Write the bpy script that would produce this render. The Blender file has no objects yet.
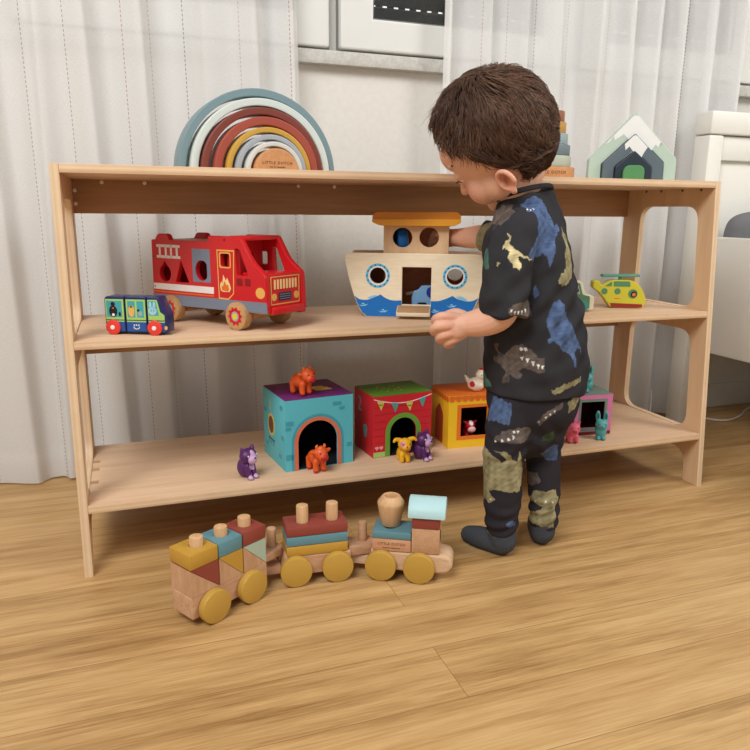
import bpy, bmesh, math, random
import numpy as np
from mathutils import Vector, Matrix, Euler
random.seed(7)
rng = np.random.default_rng(5)
PI = math.pi
SC = bpy.context.scene
COL = SC.collection
SC.view_settings.view_transform = 'Standard'
SC.view_settings.look = 'None'

# ------------------------------------------------------------------ materials
def lin(c):
    c = c / 255.0
    return c / 12.92 if c <= 0.04045 else ((c + 0.055) / 1.055) ** 2.4
def rgb(r, g, b):
    return (lin(r), lin(g), lin(b), 1.0)
MATS = {}
def newmat(name):
    m = bpy.data.materials.new(name); m.use_nodes = True
    nt = m.node_tree
    return m, nt, nt.nodes, nt.links, nt.nodes['Principled BSDF']
def paint(name, c, rough=0.45, spec=0.4, var=0.06):
    """painted or plastic surface with a faint procedural mottling"""
    if name in MATS: return MATS[name]
    m, nt, N, L, b = newmat(name)
    tc = N.new('ShaderNodeTexCoord'); ns = N.new('ShaderNodeTexNoise'); ns.inputs['Scale'].default_value = 60
    ns.inputs['Detail'].default_value = 3
    L.new(tc.outputs['Object'], ns.inputs['Vector'])
    mx = N.new('ShaderNodeMix'); mx.data_type = 'RGBA'
    c = rgb(*c)
    mx.inputs['A'].default_value = tuple(max(0, v * (1 - var)) for v in c[:3]) + (1,)
    mx.inputs['B'].default_value = tuple(min(1, v * (1 + var)) for v in c[:3]) + (1,)
    L.new(ns.outputs['Fac'], mx.inputs['Factor']); L.new(mx.outputs['Result'], b.inputs['Base Color'])
    b.inputs['Roughness'].default_value = rough; b.inputs['Specular IOR Level'].default_value = spec
    MATS[name] = m; return m
def wood(name, c1, c2, stretch=(3, 60, 60), rough=0.55, fine=0.35):
    if name in MATS: return MATS[name]
    m, nt, N, L, b = newmat(name)
    tc = N.new('ShaderNodeTexCoord'); mp = N.new('ShaderNodeMapping'); mp.inputs['Scale'].default_value = stretch
    ns = N.new('ShaderNodeTexNoise'); ns.inputs['Scale'].default_value = 1.0; ns.inputs['Detail'].default_value = 5
    ns.inputs['Roughness'].default_value = 0.6
    n2 = N.new('ShaderNodeTexNoise'); n2.inputs['Scale'].default_value = 4.0; n2.inputs['Detail'].default_value = 4
    L.new(tc.outputs['Object'], mp.inputs['Vector']); L.new(mp.outputs['Vector'], ns.inputs['Vector']); L.new(mp.outputs['Vector'], n2.inputs['Vector'])
    ad = N.new('ShaderNodeMix'); ad.data_type = 'FLOAT'; ad.inputs['Factor'].default_value = fine
    L.new(ns.outputs['Fac'], ad.inputs['A']); L.new(n2.outputs['Fac'], ad.inputs['B'])
    cr = N.new('ShaderNodeValToRGB'); cr.color_ramp.elements[0].position = 0.32; cr.color_ramp.elements[1].position = 0.68
    cr.color_ramp.elements[0].color = rgb(*c2); cr.color_ramp.elements[1].color = rgb(*c1)
    L.new(ad.outputs['Result'], cr.inputs['Fac']); L.new(cr.outputs['Color'], b.inputs['Base Color'])
    b.inputs['Roughness'].default_value = rough; b.inputs['Specular IOR Level'].default_value = 0.3
    MATS[name] = m; return m
def ply_edge(name, c1, c2, axis):
    """plywood edge: thin stripes across `axis`"""
    m, nt, N, L, b = newmat(name)
    tc = N.new('ShaderNodeTexCoord'); sp = N.new('ShaderNodeSeparateXYZ'); L.new(tc.outputs['Object'], sp.inputs[0])
    mu = N.new('ShaderNodeMath'); mu.operation = 'MULTIPLY'; mu.inputs[1].default_value = 1 / 0.0041
    L.new(sp.outputs[axis], mu.inputs[0])
    fr = N.new('ShaderNodeMath'); fr.operation = 'PINGPONG'; fr.inputs[1].default_value = 1.0; L.new(mu.outputs[0], fr.inputs[0])
    ns = N.new('ShaderNodeTexNoise'); ns.inputs['Scale'].default_value = 30; ns.inputs['Detail'].default_value = 4
    L.new(tc.outputs['Object'], ns.inputs['Vector'])
    ad = N.new('ShaderNodeMix'); ad.data_type = 'FLOAT'; ad.inputs['Factor'].default_value = .5
    L.new(fr.outputs[0], ad.inputs['A']); L.new(ns.outputs['Fac'], ad.inputs['B'])
    cr = N.new('ShaderNodeValToRGB'); cr.color_ramp.elements[0].position = .25; cr.color_ramp.elements[1].position = .75
    cr.color_ramp.elements[0].color = rgb(*c2); cr.color_ramp.elements[1].color = rgb(*c1)
    L.new(ad.outputs['Result'], cr.inputs['Fac']); L.new(cr.outputs['Color'], b.inputs['Base Color'])
    b.inputs['Roughness'].default_value = .6
    MATS[name] = m; return m
def vcol(name, rough=0.5, spec=0.3, sss=0.0, bump=0.0, bscale=400):
    """material that reads the painted 'Col' attribute of its mesh"""
    if name in MATS: return MATS[name]
    m, nt, N, L, b = newmat(name)
    at = N.new('ShaderNodeAttribute'); at.attribute_name = 'Col'
    L.new(at.outputs['Color'], b.inputs['Base Color'])
    b.inputs['Roughness'].default_value = rough; b.inputs['Specular IOR Level'].default_value = spec
    if sss:
        b.inputs['Subsurface Weight'].default_value = sss; b.inputs['Subsurface Radius'].default_value = (.006, .0025, .0015)
        b.inputs['Subsurface Scale'].default_value = 1.0
    if bump:
        tc = N.new('ShaderNodeTexCoord'); ns = N.new('ShaderNodeTexNoise'); ns.inputs['Scale'].default_value = bscale
        L.new(tc.outputs['Object'], ns.inputs['Vector'])
        bp = N.new('ShaderNodeBump'); bp.inputs['Strength'].default_value = bump; bp.inputs['Distance'].default_value = .001
        L.new(ns.outputs['Fac'], bp.inputs['Height']); L.new(bp.outputs['Normal'], b.inputs['Normal'])
    MATS[name] = m; return m

# ------------------------------------------------------------------ mesh builder
def rot(rx=0, ry=0, rz=0):
    return Euler((rx, ry, rz), 'XYZ').to_matrix().to_4x4()
def T(x, y, z): return Matrix.Translation((x, y, z))
def circ(cx, cz, r, n=32, rz=None, a0=0.0):
    rz = r if rz is None else rz
    return [(cx + r * math.cos(a0 + 2 * PI * k / n), cz + rz * math.sin(a0 + 2 * PI * k / n)) for k in range(n)]
def rrect(x0, x1, z0, z1, r=0.002, n=5):
    out = []
    for cx, cz, a in ((x1 - r, z1 - r, 0), (x0 + r, z1 - r, PI / 2), (x0 + r, z0 + r, PI), (x1 - r, z0 + r, 1.5 * PI)):
        out += [(cx + r * math.cos(a + PI / 2 * k / n), cz + r * math.sin(a + PI / 2 * k / n)) for k in range(n + 1)]
    return out
def roundpoly(pts, r, n=5):
    """round every corner of a polygon; r may be a list"""
    out = []; m = len(pts)
    for i in range(m):
        p = Vector(pts[i]); a = Vector(pts[i - 1]) - p; b = Vector(pts[(i + 1) % m]) - p
        rr = r[i] if isinstance(r, (list, tuple)) else r
        d = min(rr, a.length * .49, b.length * .49)
        if d < 1e-5: out.append(tuple(p)); continue
        s = p + a.normalized() * d; e = p + b.normalized() * d
        for k in range(n + 1):
            t = k / n
            q = s * (1 - t) ** 2 + p * 2 * t * (1 - t) + e * t * t
            out.append((q.x, q.y))
    return out
def catmull(pts, n=6, closed=False):
    P = [np.array(p, float) for p in pts]; m = len(P); out = []
    rngi = range(m if closed else m - 1)
    for i in rngi:
        if closed: p0, p1, p2, p3 = P[i - 1], P[i], P[(i + 1) % m], P[(i + 2) % m]
        else: p0, p1, p2, p3 = P[max(i - 1, 0)], P[i], P[i + 1], P[min(i + 2, m - 1)]
        for k in range(n):
            t = k / n
            out.append(.5 * (2 * p1 + (p2 - p0) * t + (2 * p0 - 5 * p1 + 4 * p2 - p3) * t * t + (3 * p1 - p0 - 3 * p2 + p3) * t ** 3))
    if not closed: out.append(P[-1])
    return out

class MB:
    """collects shapes, then links them as ONE mesh object"""
    def __init__(s): s.v = []; s.f = []; s.mi = []; s.mats = []
    def _m(s, mat):
        if mat not in s.mats: s.mats.append(mat)
        return s.mats.index(mat)
    def raw(s, verts, faces, mat, M=None):
        o = len(s.v); k = s._m(mat)
        for q in verts:
            q = Vector(q); s.v.append(tuple(M @ q if M is not None else q))
        flip = M is not None and M.to_3x3().determinant() < 0
        for f in faces:
            f = [o + i for i in f]
            s.f.append(f[::-1] if flip else f); s.mi.append(k)
        return s
    def bm(s, bm, mat, M=None):
        bm.verts.index_update()
        s.raw([v.co.copy() for v in bm.verts], [[v.index for v in f.verts] for f in bm.faces], mat, M); bm.free(); return s
    def box(s, x0, x1, y0, y1, z0, z1, mat, bev=0.0, M=None, seg=2):
        b = bmesh.new(); bmesh.ops.create_cube(b, size=1)
        for v in b.verts:
            v.co = Vector(((x0 + x1) / 2 + v.co.x * (x1 - x0), (y0 + y1) / 2 + v.co.y * (y1 - y0), (z0 + z1) / 2 + v.co.z * (z1 - z0)))
        if bev: bmesh.ops.bevel(b, geom=b.edges[:], offset=bev, segments=seg, profile=.5, affect='EDGES')
        return s.bm(b, mat, M)
    def plate(s, outline, holes, a, b, mat, bev=0.0, axis='y', M=None):
        """outline (and holes) in the plane across `axis`, extruded along it from a to b"""
        cu = bpy.data.curves.new('tmp', 'CURVE'); cu.dimensions = '2D'; cu.fill_mode = 'BOTH'
        h = abs(b - a) / 2
        cu.extrude = max(h - bev, 1e-6); cu.bevel_depth = bev; cu.bevel_resolution = 1; cu.offset = -bev
        for poly in [outline] + list(holes):
            sp = cu.splines.new('POLY'); sp.points.add(len(poly) - 1)
            for p, q in zip(sp.points, poly): p.co = (q[0], q[1], 0, 1)
            sp.use_cyclic_u = True
        ob = bpy.data.objects.new('tmp', cu)
        me = bpy.data.meshes.new_from_object(ob)
        c = (a + b) / 2
        if axis == 'y': A = Matrix(((1, 0, 0, 0), (0, 0, -1, c), (0, 1, 0, 0), (0, 0, 0, 1)))
        elif axis == 'x': A = Matrix(((0, 0, 1, c), (1, 0, 0, 0), (0, 1, 0, 0), (0, 0, 0, 1)))
        else: A = T(0, 0, c)
        if M is not None: A = M @ A
        s.raw([v.co.copy() for v in me.vertices], [list(p.vertices) for p in me.polygons], mat, A)
        bpy.data.objects.remove(ob); bpy.data.curves.remove(cu); bpy.data.meshes.remove(me)
        return s
    def lathe(s, prof, mat, M=None, seg=32):
        v = []; f = []; n = len(prof)
        for k in range(seg):
            a = 2 * PI * k / seg
            for r, z in prof: v.append((r * math.cos(a), r * math.sin(a), z))
        for k in range(seg):
            k2 = (k + 1) % seg
            for i in range(n - 1):
                f.append([k * n + i, k2 * n + i, k2 * n + i + 1, k * n + i + 1])
        if prof[0][0] > 1e-6: f.append([k * n for k in range(seg)][::-1])
        if prof[-1][0] > 1e-6: f.append([k * n + n - 1 for k in range(seg)])
        return s.raw(v, f, mat, M)
    def disc(s, r, h, mat, bev=0.001, M=None, seg=32):
        b = min(bev, h * .45, r * .45)
        return s.lathe([(0, 0), (r - b, 0), (r - b * .3, b * .3), (r, b), (r, h - b), (r - b * .3, h - b * .3), (r - b, h), (0, h)], mat, M, seg)
    def ell(s, c, r, mat, M=None, R=None, u=24, v=16):
        b = bmesh.new(); bmesh.ops.create_uvsphere(b, u_segments=u, v_segments=v, radius=1)
        A = T(*c) @ (R if R is not None else Matrix()) @ Matrix.Diagonal((r[0], r[1], r[2], 1))
        if M is not None: A = M @ A
        return s.bm(b, mat, A)
    def tube(s, pts, rad, mat, n=12, M=None, smooth=0, flat=None, dome=1.0):
        """round tube along pts; rad scalar or per point (or (ra, rb) pairs); ends closed with domes"""
        P = [np.array(p, float) for p in pts]; m = len(P)
        Rr = [rad] * m if not isinstance(rad, (list, tuple)) else list(rad)
        Rr = [(q, q) if not isinstance(q, (list, tuple)) else q for q in Rr]
        if smooth:
            X = catmull([np.concatenate([p, q]) for p, q in zip(P, Rr)], smooth)
            P = [x[:3] for x in X]; Rr = [(max(x[3], 1e-4), max(x[4], 1e-4)) for x in X]; m = len(P)
        tg = [P[min(i + 1, m - 1)] - P[max(i - 1, 0)] for i in range(m)]
        tg = [t / (np.linalg.norm(t) + 1e-12) for t in tg]
        ref = np.array(flat, float) if flat is not None else (np.array([0, 0, 1.]) if abs(tg[0][2]) < .9 else np.array([0, 1., 0]))
        vs = []; fs = []
        Nn = ref - tg[0] * (ref @ tg[0]); Nn /= np.linalg.norm(Nn)
        rings = []
        for i in range(m):
            Nn = Nn - tg[i] * (Nn @ tg[i]); Nn /= np.linalg.norm(Nn) + 1e-12
            B = np.cross(tg[i], Nn); rings.append((P[i], Nn.copy(), B, Rr[i], tg[i]))
        full = []
        c0, n0, b0, r0, t0 = rings[0]
        for a in (.02, .5, .85): full.append((c0 - t0 * min(r0) * dome * math.cos(a * PI / 2), n0, b0, (r0[0] * math.sin(a * PI / 2), r0[1] * math.sin(a * PI / 2))))
        for c, nn, b_, r, t in rings: full.append((c, nn, b_, r))
        c0, n0, b0, r0, t0 = rings[-1]
        for a in (.85, .5, .02): full.append((c0 + t0 * min(r0) * dome * math.cos(a * PI / 2), n0, b0, (r0[0] * math.sin(a * PI / 2), r0[1] * math.sin(a * PI / 2))))
        for c, nn, b_, r in full:
            for k in range(n):
                a = 2 * PI * k / n
                vs.append(tuple(c + nn * r[0] * math.cos(a) + b_ * r[1] * math.sin(a)))
        K = len(full)
        for i in range(K - 1):
            for k in range(n):
                k2 = (k + 1) % n
                fs.append([i * n + k, i * n + k2, (i + 1) * n + k2, (i + 1) * n + k])
        fs.append(list(range(n))[::-1]); fs.append([(K - 1) * n + k for k in range(n)])
        return s.raw(vs, fs, mat, M)
    def text(s, body, size, mat, M, depth=0.0002, spacing=1.0):
        cu = bpy.data.curves.new('tmp', 'FONT'); cu.body = body; cu.size = size; cu.align_x = 'CENTER'; cu.align_y = 'CENTER'
        cu.extrude = depth; cu.space_character = spacing; cu.resolution_u = 3
        ob = bpy.data.objects.new('tmp', cu); COL.objects.link(ob)
        bpy.context.view_layer.update()
        me = bpy.data.meshes.new_from_object(ob.evaluated_get(bpy.context.evaluated_depsgraph_get()))
        s.raw([v.co.copy() for v in me.vertices], [list(p.vertices) for p in me.polygons], mat, M)
        bpy.data.objects.remove(ob); bpy.data.curves.remove(cu); bpy.data.meshes.remove(me)
        return s
    def mesh(s, name):
        me = bpy.data.meshes.new(name); me.from_pydata(s.v, [], s.f); me.update()
        for m in s.mats: me.materials.append(m)
        for p, k in zip(me.polygons, s.mi): p.material_index = k
        return me
    def build(s, name, parent=None, label=None, angle=35, recalc=False, **props):
        me = s.mesh(name)
        if recalc:
            b = bmesh.new(); b.from_mesh(me); bmesh.ops.recalc_face_normals(b, faces=b.faces[:]); b.to_mesh(me); b.free()
        for p in me.polygons: p.use_smooth = True
        me.set_sharp_from_angle(angle=math.radians(angle))
        return link(name, me, parent, label, **props)
def link(name, me, parent=None, label=None, **props):
    o = bpy.data.objects.new(name, me); COL.objects.link(o); o.parent = parent
    if label: o['label'] = label
    for k, v in props.items(): o[k] = v
    return o
def thing(name, label, cat, loc=(0, 0, 0), rz=0.0, group=None):
    o = bpy.data.objects.new(name, None); COL.objects.link(o); o.empty_display_size = .02
    o.location = loc; o.rotation_euler = (0, 0, rz); o['label'] = label; o['category'] = cat
    if group: o['group'] = group
    return o
XZ = Matrix(((1, 0, 0, 0), (0, 0, -1, 0), (0, 1, 0, 0), (0, 0, 0, 1)))     # text lying in xy -> standing, facing -y
def onface(x, z, y): return T(x, y, z) @ XZ

def remesh(mb, voxel, smooth=2, fac=.5):
    """union of the collected closed shapes as one continuous surface; returns (verts, faces) arrays"""
    me = mb.mesh('tmp'); ob = bpy.data.objects.new('tmp', me); COL.objects.link(ob)
    md = ob.modifiers.new('r', 'REMESH'); md.mode = 'VOXEL'; md.voxel_size = voxel
    if smooth:
        sm = ob.modifiers.new('s', 'SMOOTH'); sm.factor = fac; sm.iterations = smooth
    bpy.context.view_layer.update()
    m2 = bpy.data.meshes.new_from_object(ob.evaluated_get(bpy.context.evaluated_depsgraph_get()))
    n = len(m2.vertices); V = np.empty(n * 3, np.float32); m2.vertices.foreach_get('co', V); V = V.reshape(-1, 3).astype(float)
    bpy.data.objects.remove(ob); bpy.data.meshes.remove(me)
    return m2, V
def setcol(me, Cc):
    a = me.color_attributes.new('Col', 'FLOAT_COLOR', 'POINT')
    full = np.ones((len(me.vertices), 4), np.float32); full[:, :3] = Cc
    a.data.foreach_set('color', full.ravel())
def lc(r, g, b): return np.array(rgb(r, g, b)[:3])
# ------------------------------------------------------------------ camera
cam_d = bpy.data.cameras.new('camera'); cam = bpy.data.objects.new('camera', cam_d); COL.objects.link(cam)
cam_d.sensor_width = 36; cam_d.sensor_fit = 'HORIZONTAL'; cam_d.lens = 701.88 / 750 * 36; cam_d.clip_start = .02
YAW, PIT, ROL = .3388, .23, .0086
fw = Vector((math.sin(YAW) * math.cos(PIT), math.cos(YAW) * math.cos(PIT), -math.sin(PIT)))
rt = Vector((math.cos(YAW), -math.sin(YAW), 0)); up = rt.cross(fw)
r2 = rt * math.cos(ROL) + up * math.sin(ROL); u2 = up * math.cos(ROL) - rt * math.sin(ROL)
cam.matrix_world = Matrix(((r2.x, u2.x, -fw.x, .0785), (r2.y, u2.y, -fw.y, -1.0449), (r2.z, u2.z, -fw.z, .5404), (0, 0, 0, 1)))
SC.camera = cam

# ------------------------------------------------------------------ light
w = bpy.data.worlds.new('World'); SC.world = w; w.use_nodes = True
w.node_tree.nodes['Background'].inputs[0].default_value = (.97, .985, 1.0, 1)
w.node_tree.nodes['Background'].inputs[1].default_value = .44
def area(name, loc, target, size, power, col=(1, 1, 1), sy=None):
    l = bpy.data.lights.new(name, 'AREA'); l.energy = power; l.color = col; l.size = size
    if sy: l.shape = 'RECTANGLE'; l.size_y = sy
    o = bpy.data.objects.new(name, l); COL.objects.link(o); o.location = loc
    o.rotation_euler = (Vector(target) - Vector(loc)).to_track_quat('-Z', 'Y').to_euler(); return o
area('window_light', (-.9, -1.4, 2.4), (.5, .25, .75), 1.2, 57, (1, .995, .985), 1.1)
area('right_fill_light', (2.15, -1.25, 1.95), (1.0, -.2, .1), .8, 28, (1, .98, .95))  # added fill from the right that brightens the floor, no lamp of the room

# ------------------------------------------------------------------ setting
# floor: laminated bamboo boards along x
m, nt, N, L, b = newmat('floor_boards')
tc = N.new('ShaderNodeTexCoord')
mp = N.new('ShaderNodeMapping'); mp.inputs['Location'].default_value = (-.414 + 4.4, .324 + .0994 * 40, 0)
L.new(tc.outputs['Object'], mp.inputs['Vector'])
br = N.new('ShaderNodeTexBrick'); br.inputs['Scale'].default_value = 1.0; br.inputs['Brick Width'].default_value = 2.2
br.inputs['Row Height'].default_value = .0994; br.inputs['Mortar Size'].default_value = .00045; br.inputs['Mortar Smooth'].default_value = .3
br.offset = .5; br.inputs['Color1'].default_value = (0, 0, 0, 1); br.inputs['Color2'].default_value = (1, 1, 1, 1); br.inputs['Mortar'].default_value = (.5, .5, .5, 1)
L.new(mp.outputs['Vector'], br.inputs['Vector'])
def stretched(scale, detail, sc=1.0):
    q = N.new('ShaderNodeMapping'); q.inputs['Scale'].default_value = scale; L.new(tc.outputs['Object'], q.inputs['Vector'])
    # each board gets its own grain offset
    ad = N.new('ShaderNodeVectorMath'); ad.operation = 'MULTIPLY_ADD'; L.new(br.outputs['Color'], ad.inputs[0]); ad.inputs[1].default_value = (7, 3, 5)
    L.new(q.outputs['Vector'], ad.inputs[2])
    n = N.new('ShaderNodeTexNoise'); n.inputs['Scale'].default_value = sc; n.inputs['Detail'].default_value = detail; n.inputs['Roughness'].default_value = .6
    L.new(ad.outputs[0], n.inputs['Vector']); return n
n1 = stretched((3.0, 45, 1), 6); n2 = stretched((14, 330, 1), 4); n3 = stretched((1.2, 9, 1), 3)
mx = N.new('ShaderNodeMix'); mx.data_type = 'FLOAT'; mx.inputs['Factor'].default_value = .42
L.new(n1.outputs['Fac'], mx.inputs['A']); L.new(n2.outputs['Fac'], mx.inputs['B'])
m3 = N.new('ShaderNodeMix'); m3.data_type = 'FLOAT'; m3.inputs['Factor'].default_value = .38
L.new(mx.outputs['Result'], m3.inputs['A']); L.new(n3.outputs['Fac'], m3.inputs['B'])
cr = N.new('ShaderNodeValToRGB'); e = cr.color_ramp.elements
e[0].position = .36; e[0].color = rgb(146, 108, 62); e[1].position = .64; e[1].color = rgb(219, 185, 133)
q = cr.color_ramp.elements.new(.5); q.color = rgb(195, 157, 104)
L.new(m3.outputs['Result'], cr.inputs['Fac'])
tint = N.new('ShaderNodeMix'); tint.data_type = 'RGBA'; tint.blend_type = 'MULTIPLY'; tint.inputs['B'].default_value = (.90, .86, .82, 1)
L.new(br.outputs['Color'], tint.inputs['Factor']); L.new(cr.outputs['Color'], tint.inputs['A'])
seam = N.new('ShaderNodeMix'); seam.data_type = 'RGBA'; seam.inputs['B'].default_value = rgb(132, 94, 52)
L.new(br.outputs['Fac'], seam.inputs['Factor']); L.new(tint.outputs['Result'], seam.inputs['A'])
L.new(seam.outputs['Result'], b.inputs['Base Color'])
b.inputs['Roughness'].default_value = .42; b.inputs['Specular IOR Level'].default_value = .35
bp = N.new('ShaderNodeBump'); bp.inputs['Strength'].default_value = .15; bp.inputs['Distance'].default_value = .0006
L.new(n2.outputs['Fac'], bp.inputs['Height']); L.new(bp.outputs['Normal'], b.inputs['Normal'])
FLOOR_M = m
fl = MB().raw([(-2.25, -2.4, 0), (2.47, -2.4, 0), (2.47, .49, 0), (-2.25, .49, 0)], [[0, 1, 2, 3]], FLOOR_M).build('floor'); fl['kind'] = 'structure'

# wall, skirting
m, nt, N, L, b = newmat('wall_paint')
tc = N.new('ShaderNodeTexCoord'); ns = N.new('ShaderNodeTexNoise'); ns.inputs['Scale'].default_value = 90; ns.inputs['Detail'].default_value = 5
L.new(tc.outputs['Object'], ns.inputs['Vector'])
cr = N.new('ShaderNodeValToRGB'); cr.color_ramp.elements[0].color = rgb(214, 210, 202); cr.color_ramp.elements[1].color = rgb(228, 225, 218)
L.new(ns.outputs['Fac'], cr.inputs['Fac']); L.new(cr.outputs['Color'], b.inputs['Base Color']); b.inputs['Roughness'].default_value = .8
bp = N.new('ShaderNodeBump'); bp.inputs['Strength'].default_value = .1; bp.inputs['Distance'].default_value = .001
L.new(ns.outputs['Fac'], bp.inputs['Height']); L.new(bp.outputs['Normal'], b.inputs['Normal'])
WALL_M = m
WX0, WX1, WZ0, WZ1 = -.9, 1.66, .862, 1.9
wl = MB()
wl.plate([(-2.2, 0), (2.42, 0), (2.42, 2.2), (-2.2, 2.2)], [[(WX0, WZ0), (WX1, WZ0), (WX1, WZ1), (WX0, WZ1)]], .475, .55, WALL_M)
o = wl.build('wall_back'); o['kind'] = 'structure'
for nm, x0, x1 in (('wall_left', -2.3, -2.2), ('wall_right', 2.42, 2.52)):
    o = MB().box(x0, x1, -2.4, .55, 0, 2.2, WALL_M).build(nm); o['kind'] = 'structure'
SKIRT = paint('skirting', (222, 219, 212), .5)
o = MB().box(-2.2, 2.42, .462, .476, 0, .068, SKIRT, .003).build('baseboard_back'); o['kind'] = 'structure'

# window: frame, two sashes seen between the curtains (and more behind them), glass, dark shutter outside
UPVC = paint('window_plastic', (218, 218, 213), .35, .5, .015)
SILL = wood('sill_stone', (205, 203, 196), (180, 177, 170), (60, 60, 60), .6)
GASK = paint('window_gasket', (120, 120, 116), .6)
win = bpy.data.objects.new('window_1', None); COL.objects.link(win); win['kind'] = 'structure'; win.location = (0, 0, 0)
fr = MB()
fr.plate([(WX0, WZ0), (WX1, WZ0), (WX1, WZ1), (WX0, WZ1)],
         [[(a, WZ0 + .05), (b_, WZ0 + .05), (b_, WZ1 - .05), (a, WZ1 - .05)] for a, b_ in ((-.85, -.13), (-.07, .475), (.545, 1.06), (1.12, 1.62))], .477, .53, UPVC, .003)
fr.build('window_frame', win)
m, nt, N, L, b = newmat('window_glass'); b.inputs['Base Color'].default_value = (.9, .95, .95, 1); b.inputs['Roughness'].default_value = .02
b.inputs['Transmission Weight'].default_value = 1.0; b.inputs['IOR'].default_value = 1.45
GLASS = m
SHUT = paint('shutter_slat', (58, 50, 44), .5)
m, nt, N, L, b = newmat('shutter_slot'); b.inputs['Base Color'].default_value = (.9, .9, .9, 1)
b.inputs['Emission Color'].default_value = (1, .98, .95, 1); b.inputs['Emission Strength'].default_value = .9
SLOT = m
for a, b_ in ((-.87, -.115), (-.085, .502), (.526, 1.075), (1.105, 1.64)):
    s = MB(); z0, z1 = WZ0 + .004, WZ1 - .02
    s.plate(roundpoly([(a, z0), (b_, z0), (b_, z1), (a, z1)], .006), [[(a + .071, z0 + .062), (b_ - .071, z0 + .062), (b_ - .071, z1 - .07), (a + .071, z1 - .07)]], .455, .484, UPVC, .004)
    so = s.build('window_sash', win)
    s = MB(); s.plate([(a - .004, z0 - .004), (b_ + .004, z0 - .004), (b_ + .004, z1 + .004), (a - .004, z1 + .004)], [[(a + .02, z0 + .02), (b_ - .02, z0 + .02), (b_ - .02, z1 - .02), (a + .02, z1 - .02)]], .472, .4775, GASK)
    s.plate([(a + .069, z0 + .06), (b_ - .069, z0 + .06), (b_ - .069, z1 - .068), (a + .069, z1 - .068)], [[(a + .073, z0 + .064), (b_ - .073, z0 + .064), (b_ - .073, z1 - .072), (a + .073, z1 - .072)]], .458, .47, GASK)
    s.build('gasket', so)
    MB().box(a + .06, b_ - .06, .473, .477, z0 + .05, z1 - .06, GLASS).build('pane', win)
    s = MB(); z = z0 + .02
    while z < z1:
        s.plate(roundpoly([(.536, z), (.548, z), (.548, z + .028), (.536, z + .028)], .004, 3), [], a + .03, b_ - .03, SHUT, 0, 'x'); z += .0295
    so = s.build('roller_shutter', win)
    s = MB(); z = z0 + .0345 + .0295 * 2.5; k = 0
    while z < z1:
        x = a + .066 + (.0115 if k % 2 else 0)
        while x < b_ - .06:
            s.box(x, x + .0095, .5345, .5362, z - .0013, z + .0013, SLOT); x += .0266
        z += .0295 * (2 if k % 2 == 0 else 1); k += 1
    s.build('light_slots', so)
sl = MB().box(-1.1, 1.75, .452, .48, .8335, .8605, SILL, .002).build('trim_1'); sl['kind'] = 'structure'
tp = MB().box(-1.1, 1.75, .456, .48, 1.905, 1.95, UPVC, .002).build('trim_2'); tp['kind'] = 'structure'

# ------------------------------------------------------------------ curtains
def curtain_mat(name, lines):
    """thin white linen; dashed vertical stitch lines at u positions (metres along the cloth)"""
    m, nt, N, L, b = newmat(name)
    uv = N.new('ShaderNodeUVMap'); uv.uv_map = 'UVMap'
    sp = N.new('ShaderNodeSeparateXYZ'); L.new(uv.outputs['UV'], sp.inputs[0])
    def math_(op, a, b_=None, c=None):
        n = N.new('ShaderNodeMath'); n.operation = op
        for i, v in enumerate((a, b_, c)):
            if v is None: continue
            if isinstance(v, (int, float)): n.inputs[i].default_value = v
            else: L.new(v, n.inputs[i])
        return n.outputs[0]
    mp = N.new('ShaderNodeMapping'); mp.inputs['Scale'].default_value = (1300, 260, 1); L.new(uv.outputs['UV'], mp.inputs['Vector'])
    wv = N.new('ShaderNodeTexNoise'); wv.inputs['Scale'].default_value = 1; wv.inputs['Detail'].default_value = 3; L.new(mp.outputs['Vector'], wv.inputs['Vector'])
    mp2 = N.new('ShaderNodeMapping'); mp2.inputs['Scale'].default_value = (200, 1300, 1); L.new(uv.outputs['UV'], mp2.inputs['Vector'])
    wv2 = N.new('ShaderNodeTexNoise'); wv2.inputs['Scale'].default_value = 1; wv2.inputs['Detail'].default_value = 3; L.new(mp2.outputs['Vector'], wv2.inputs['Vector'])
    weave = math_('ADD', wv.outputs['Fac'], wv2.outputs['Fac'])
    cr = N.new('ShaderNodeValToRGB'); cr.color_ramp.elements[0].position = .35; cr.color_ramp.elements[1].position = .65
    cr.color_ramp.elements[0].color = rgb(234, 233, 231); cr.color_ramp.elements[1].color = rgb(251, 251, 250)
    L.new(math_('MULTIPLY', weave, .5), cr.inputs['Fac'])
    col = cr.outputs['Color']
    dash = math_('LESS_THAN', math_('FRACT', math_('MULTIPLY', sp.outputs[1], 125.0)), .62)
    for u, c in lines:
        near = math_('LESS_THAN', math_('ABSOLUTE', math_('SUBTRACT', sp.outputs[0], u)), .0007)
        mx = N.new('ShaderNodeMix'); mx.data_type = 'RGBA'; mx.inputs['B'].default_value = rgb(*c)
        L.new(math_('MULTIPLY', math_('MULTIPLY', near, dash), .75), mx.inputs['Factor']); L.new(col, mx.inputs['A']); col = mx.outputs['Result']
    nt.nodes.remove(b)
    df = N.new('ShaderNodeBsdfDiffuse'); tr = N.new('ShaderNodeBsdfTranslucent'); tp = N.new('ShaderNodeBsdfTransparent')
    L.new(col, df.inputs['Color']); L.new(col, tr.inputs['Color'])
    m1 = N.new('ShaderNodeMixShader'); m1.inputs[0].default_value = .28; L.new(df.outputs[0], m1.inputs[1]); L.new(tr.outputs[0], m1.inputs[2])
    m2 = N.new('ShaderNodeMixShader'); m2.inputs[0].default_value = .17; L.new(m1.outputs[0], m2.inputs[1]); L.new(tp.outputs[0], m2.inputs[2])
    L.new(m2.outputs[0], N['Material Output'].inputs['Surface'])
    return m
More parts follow.
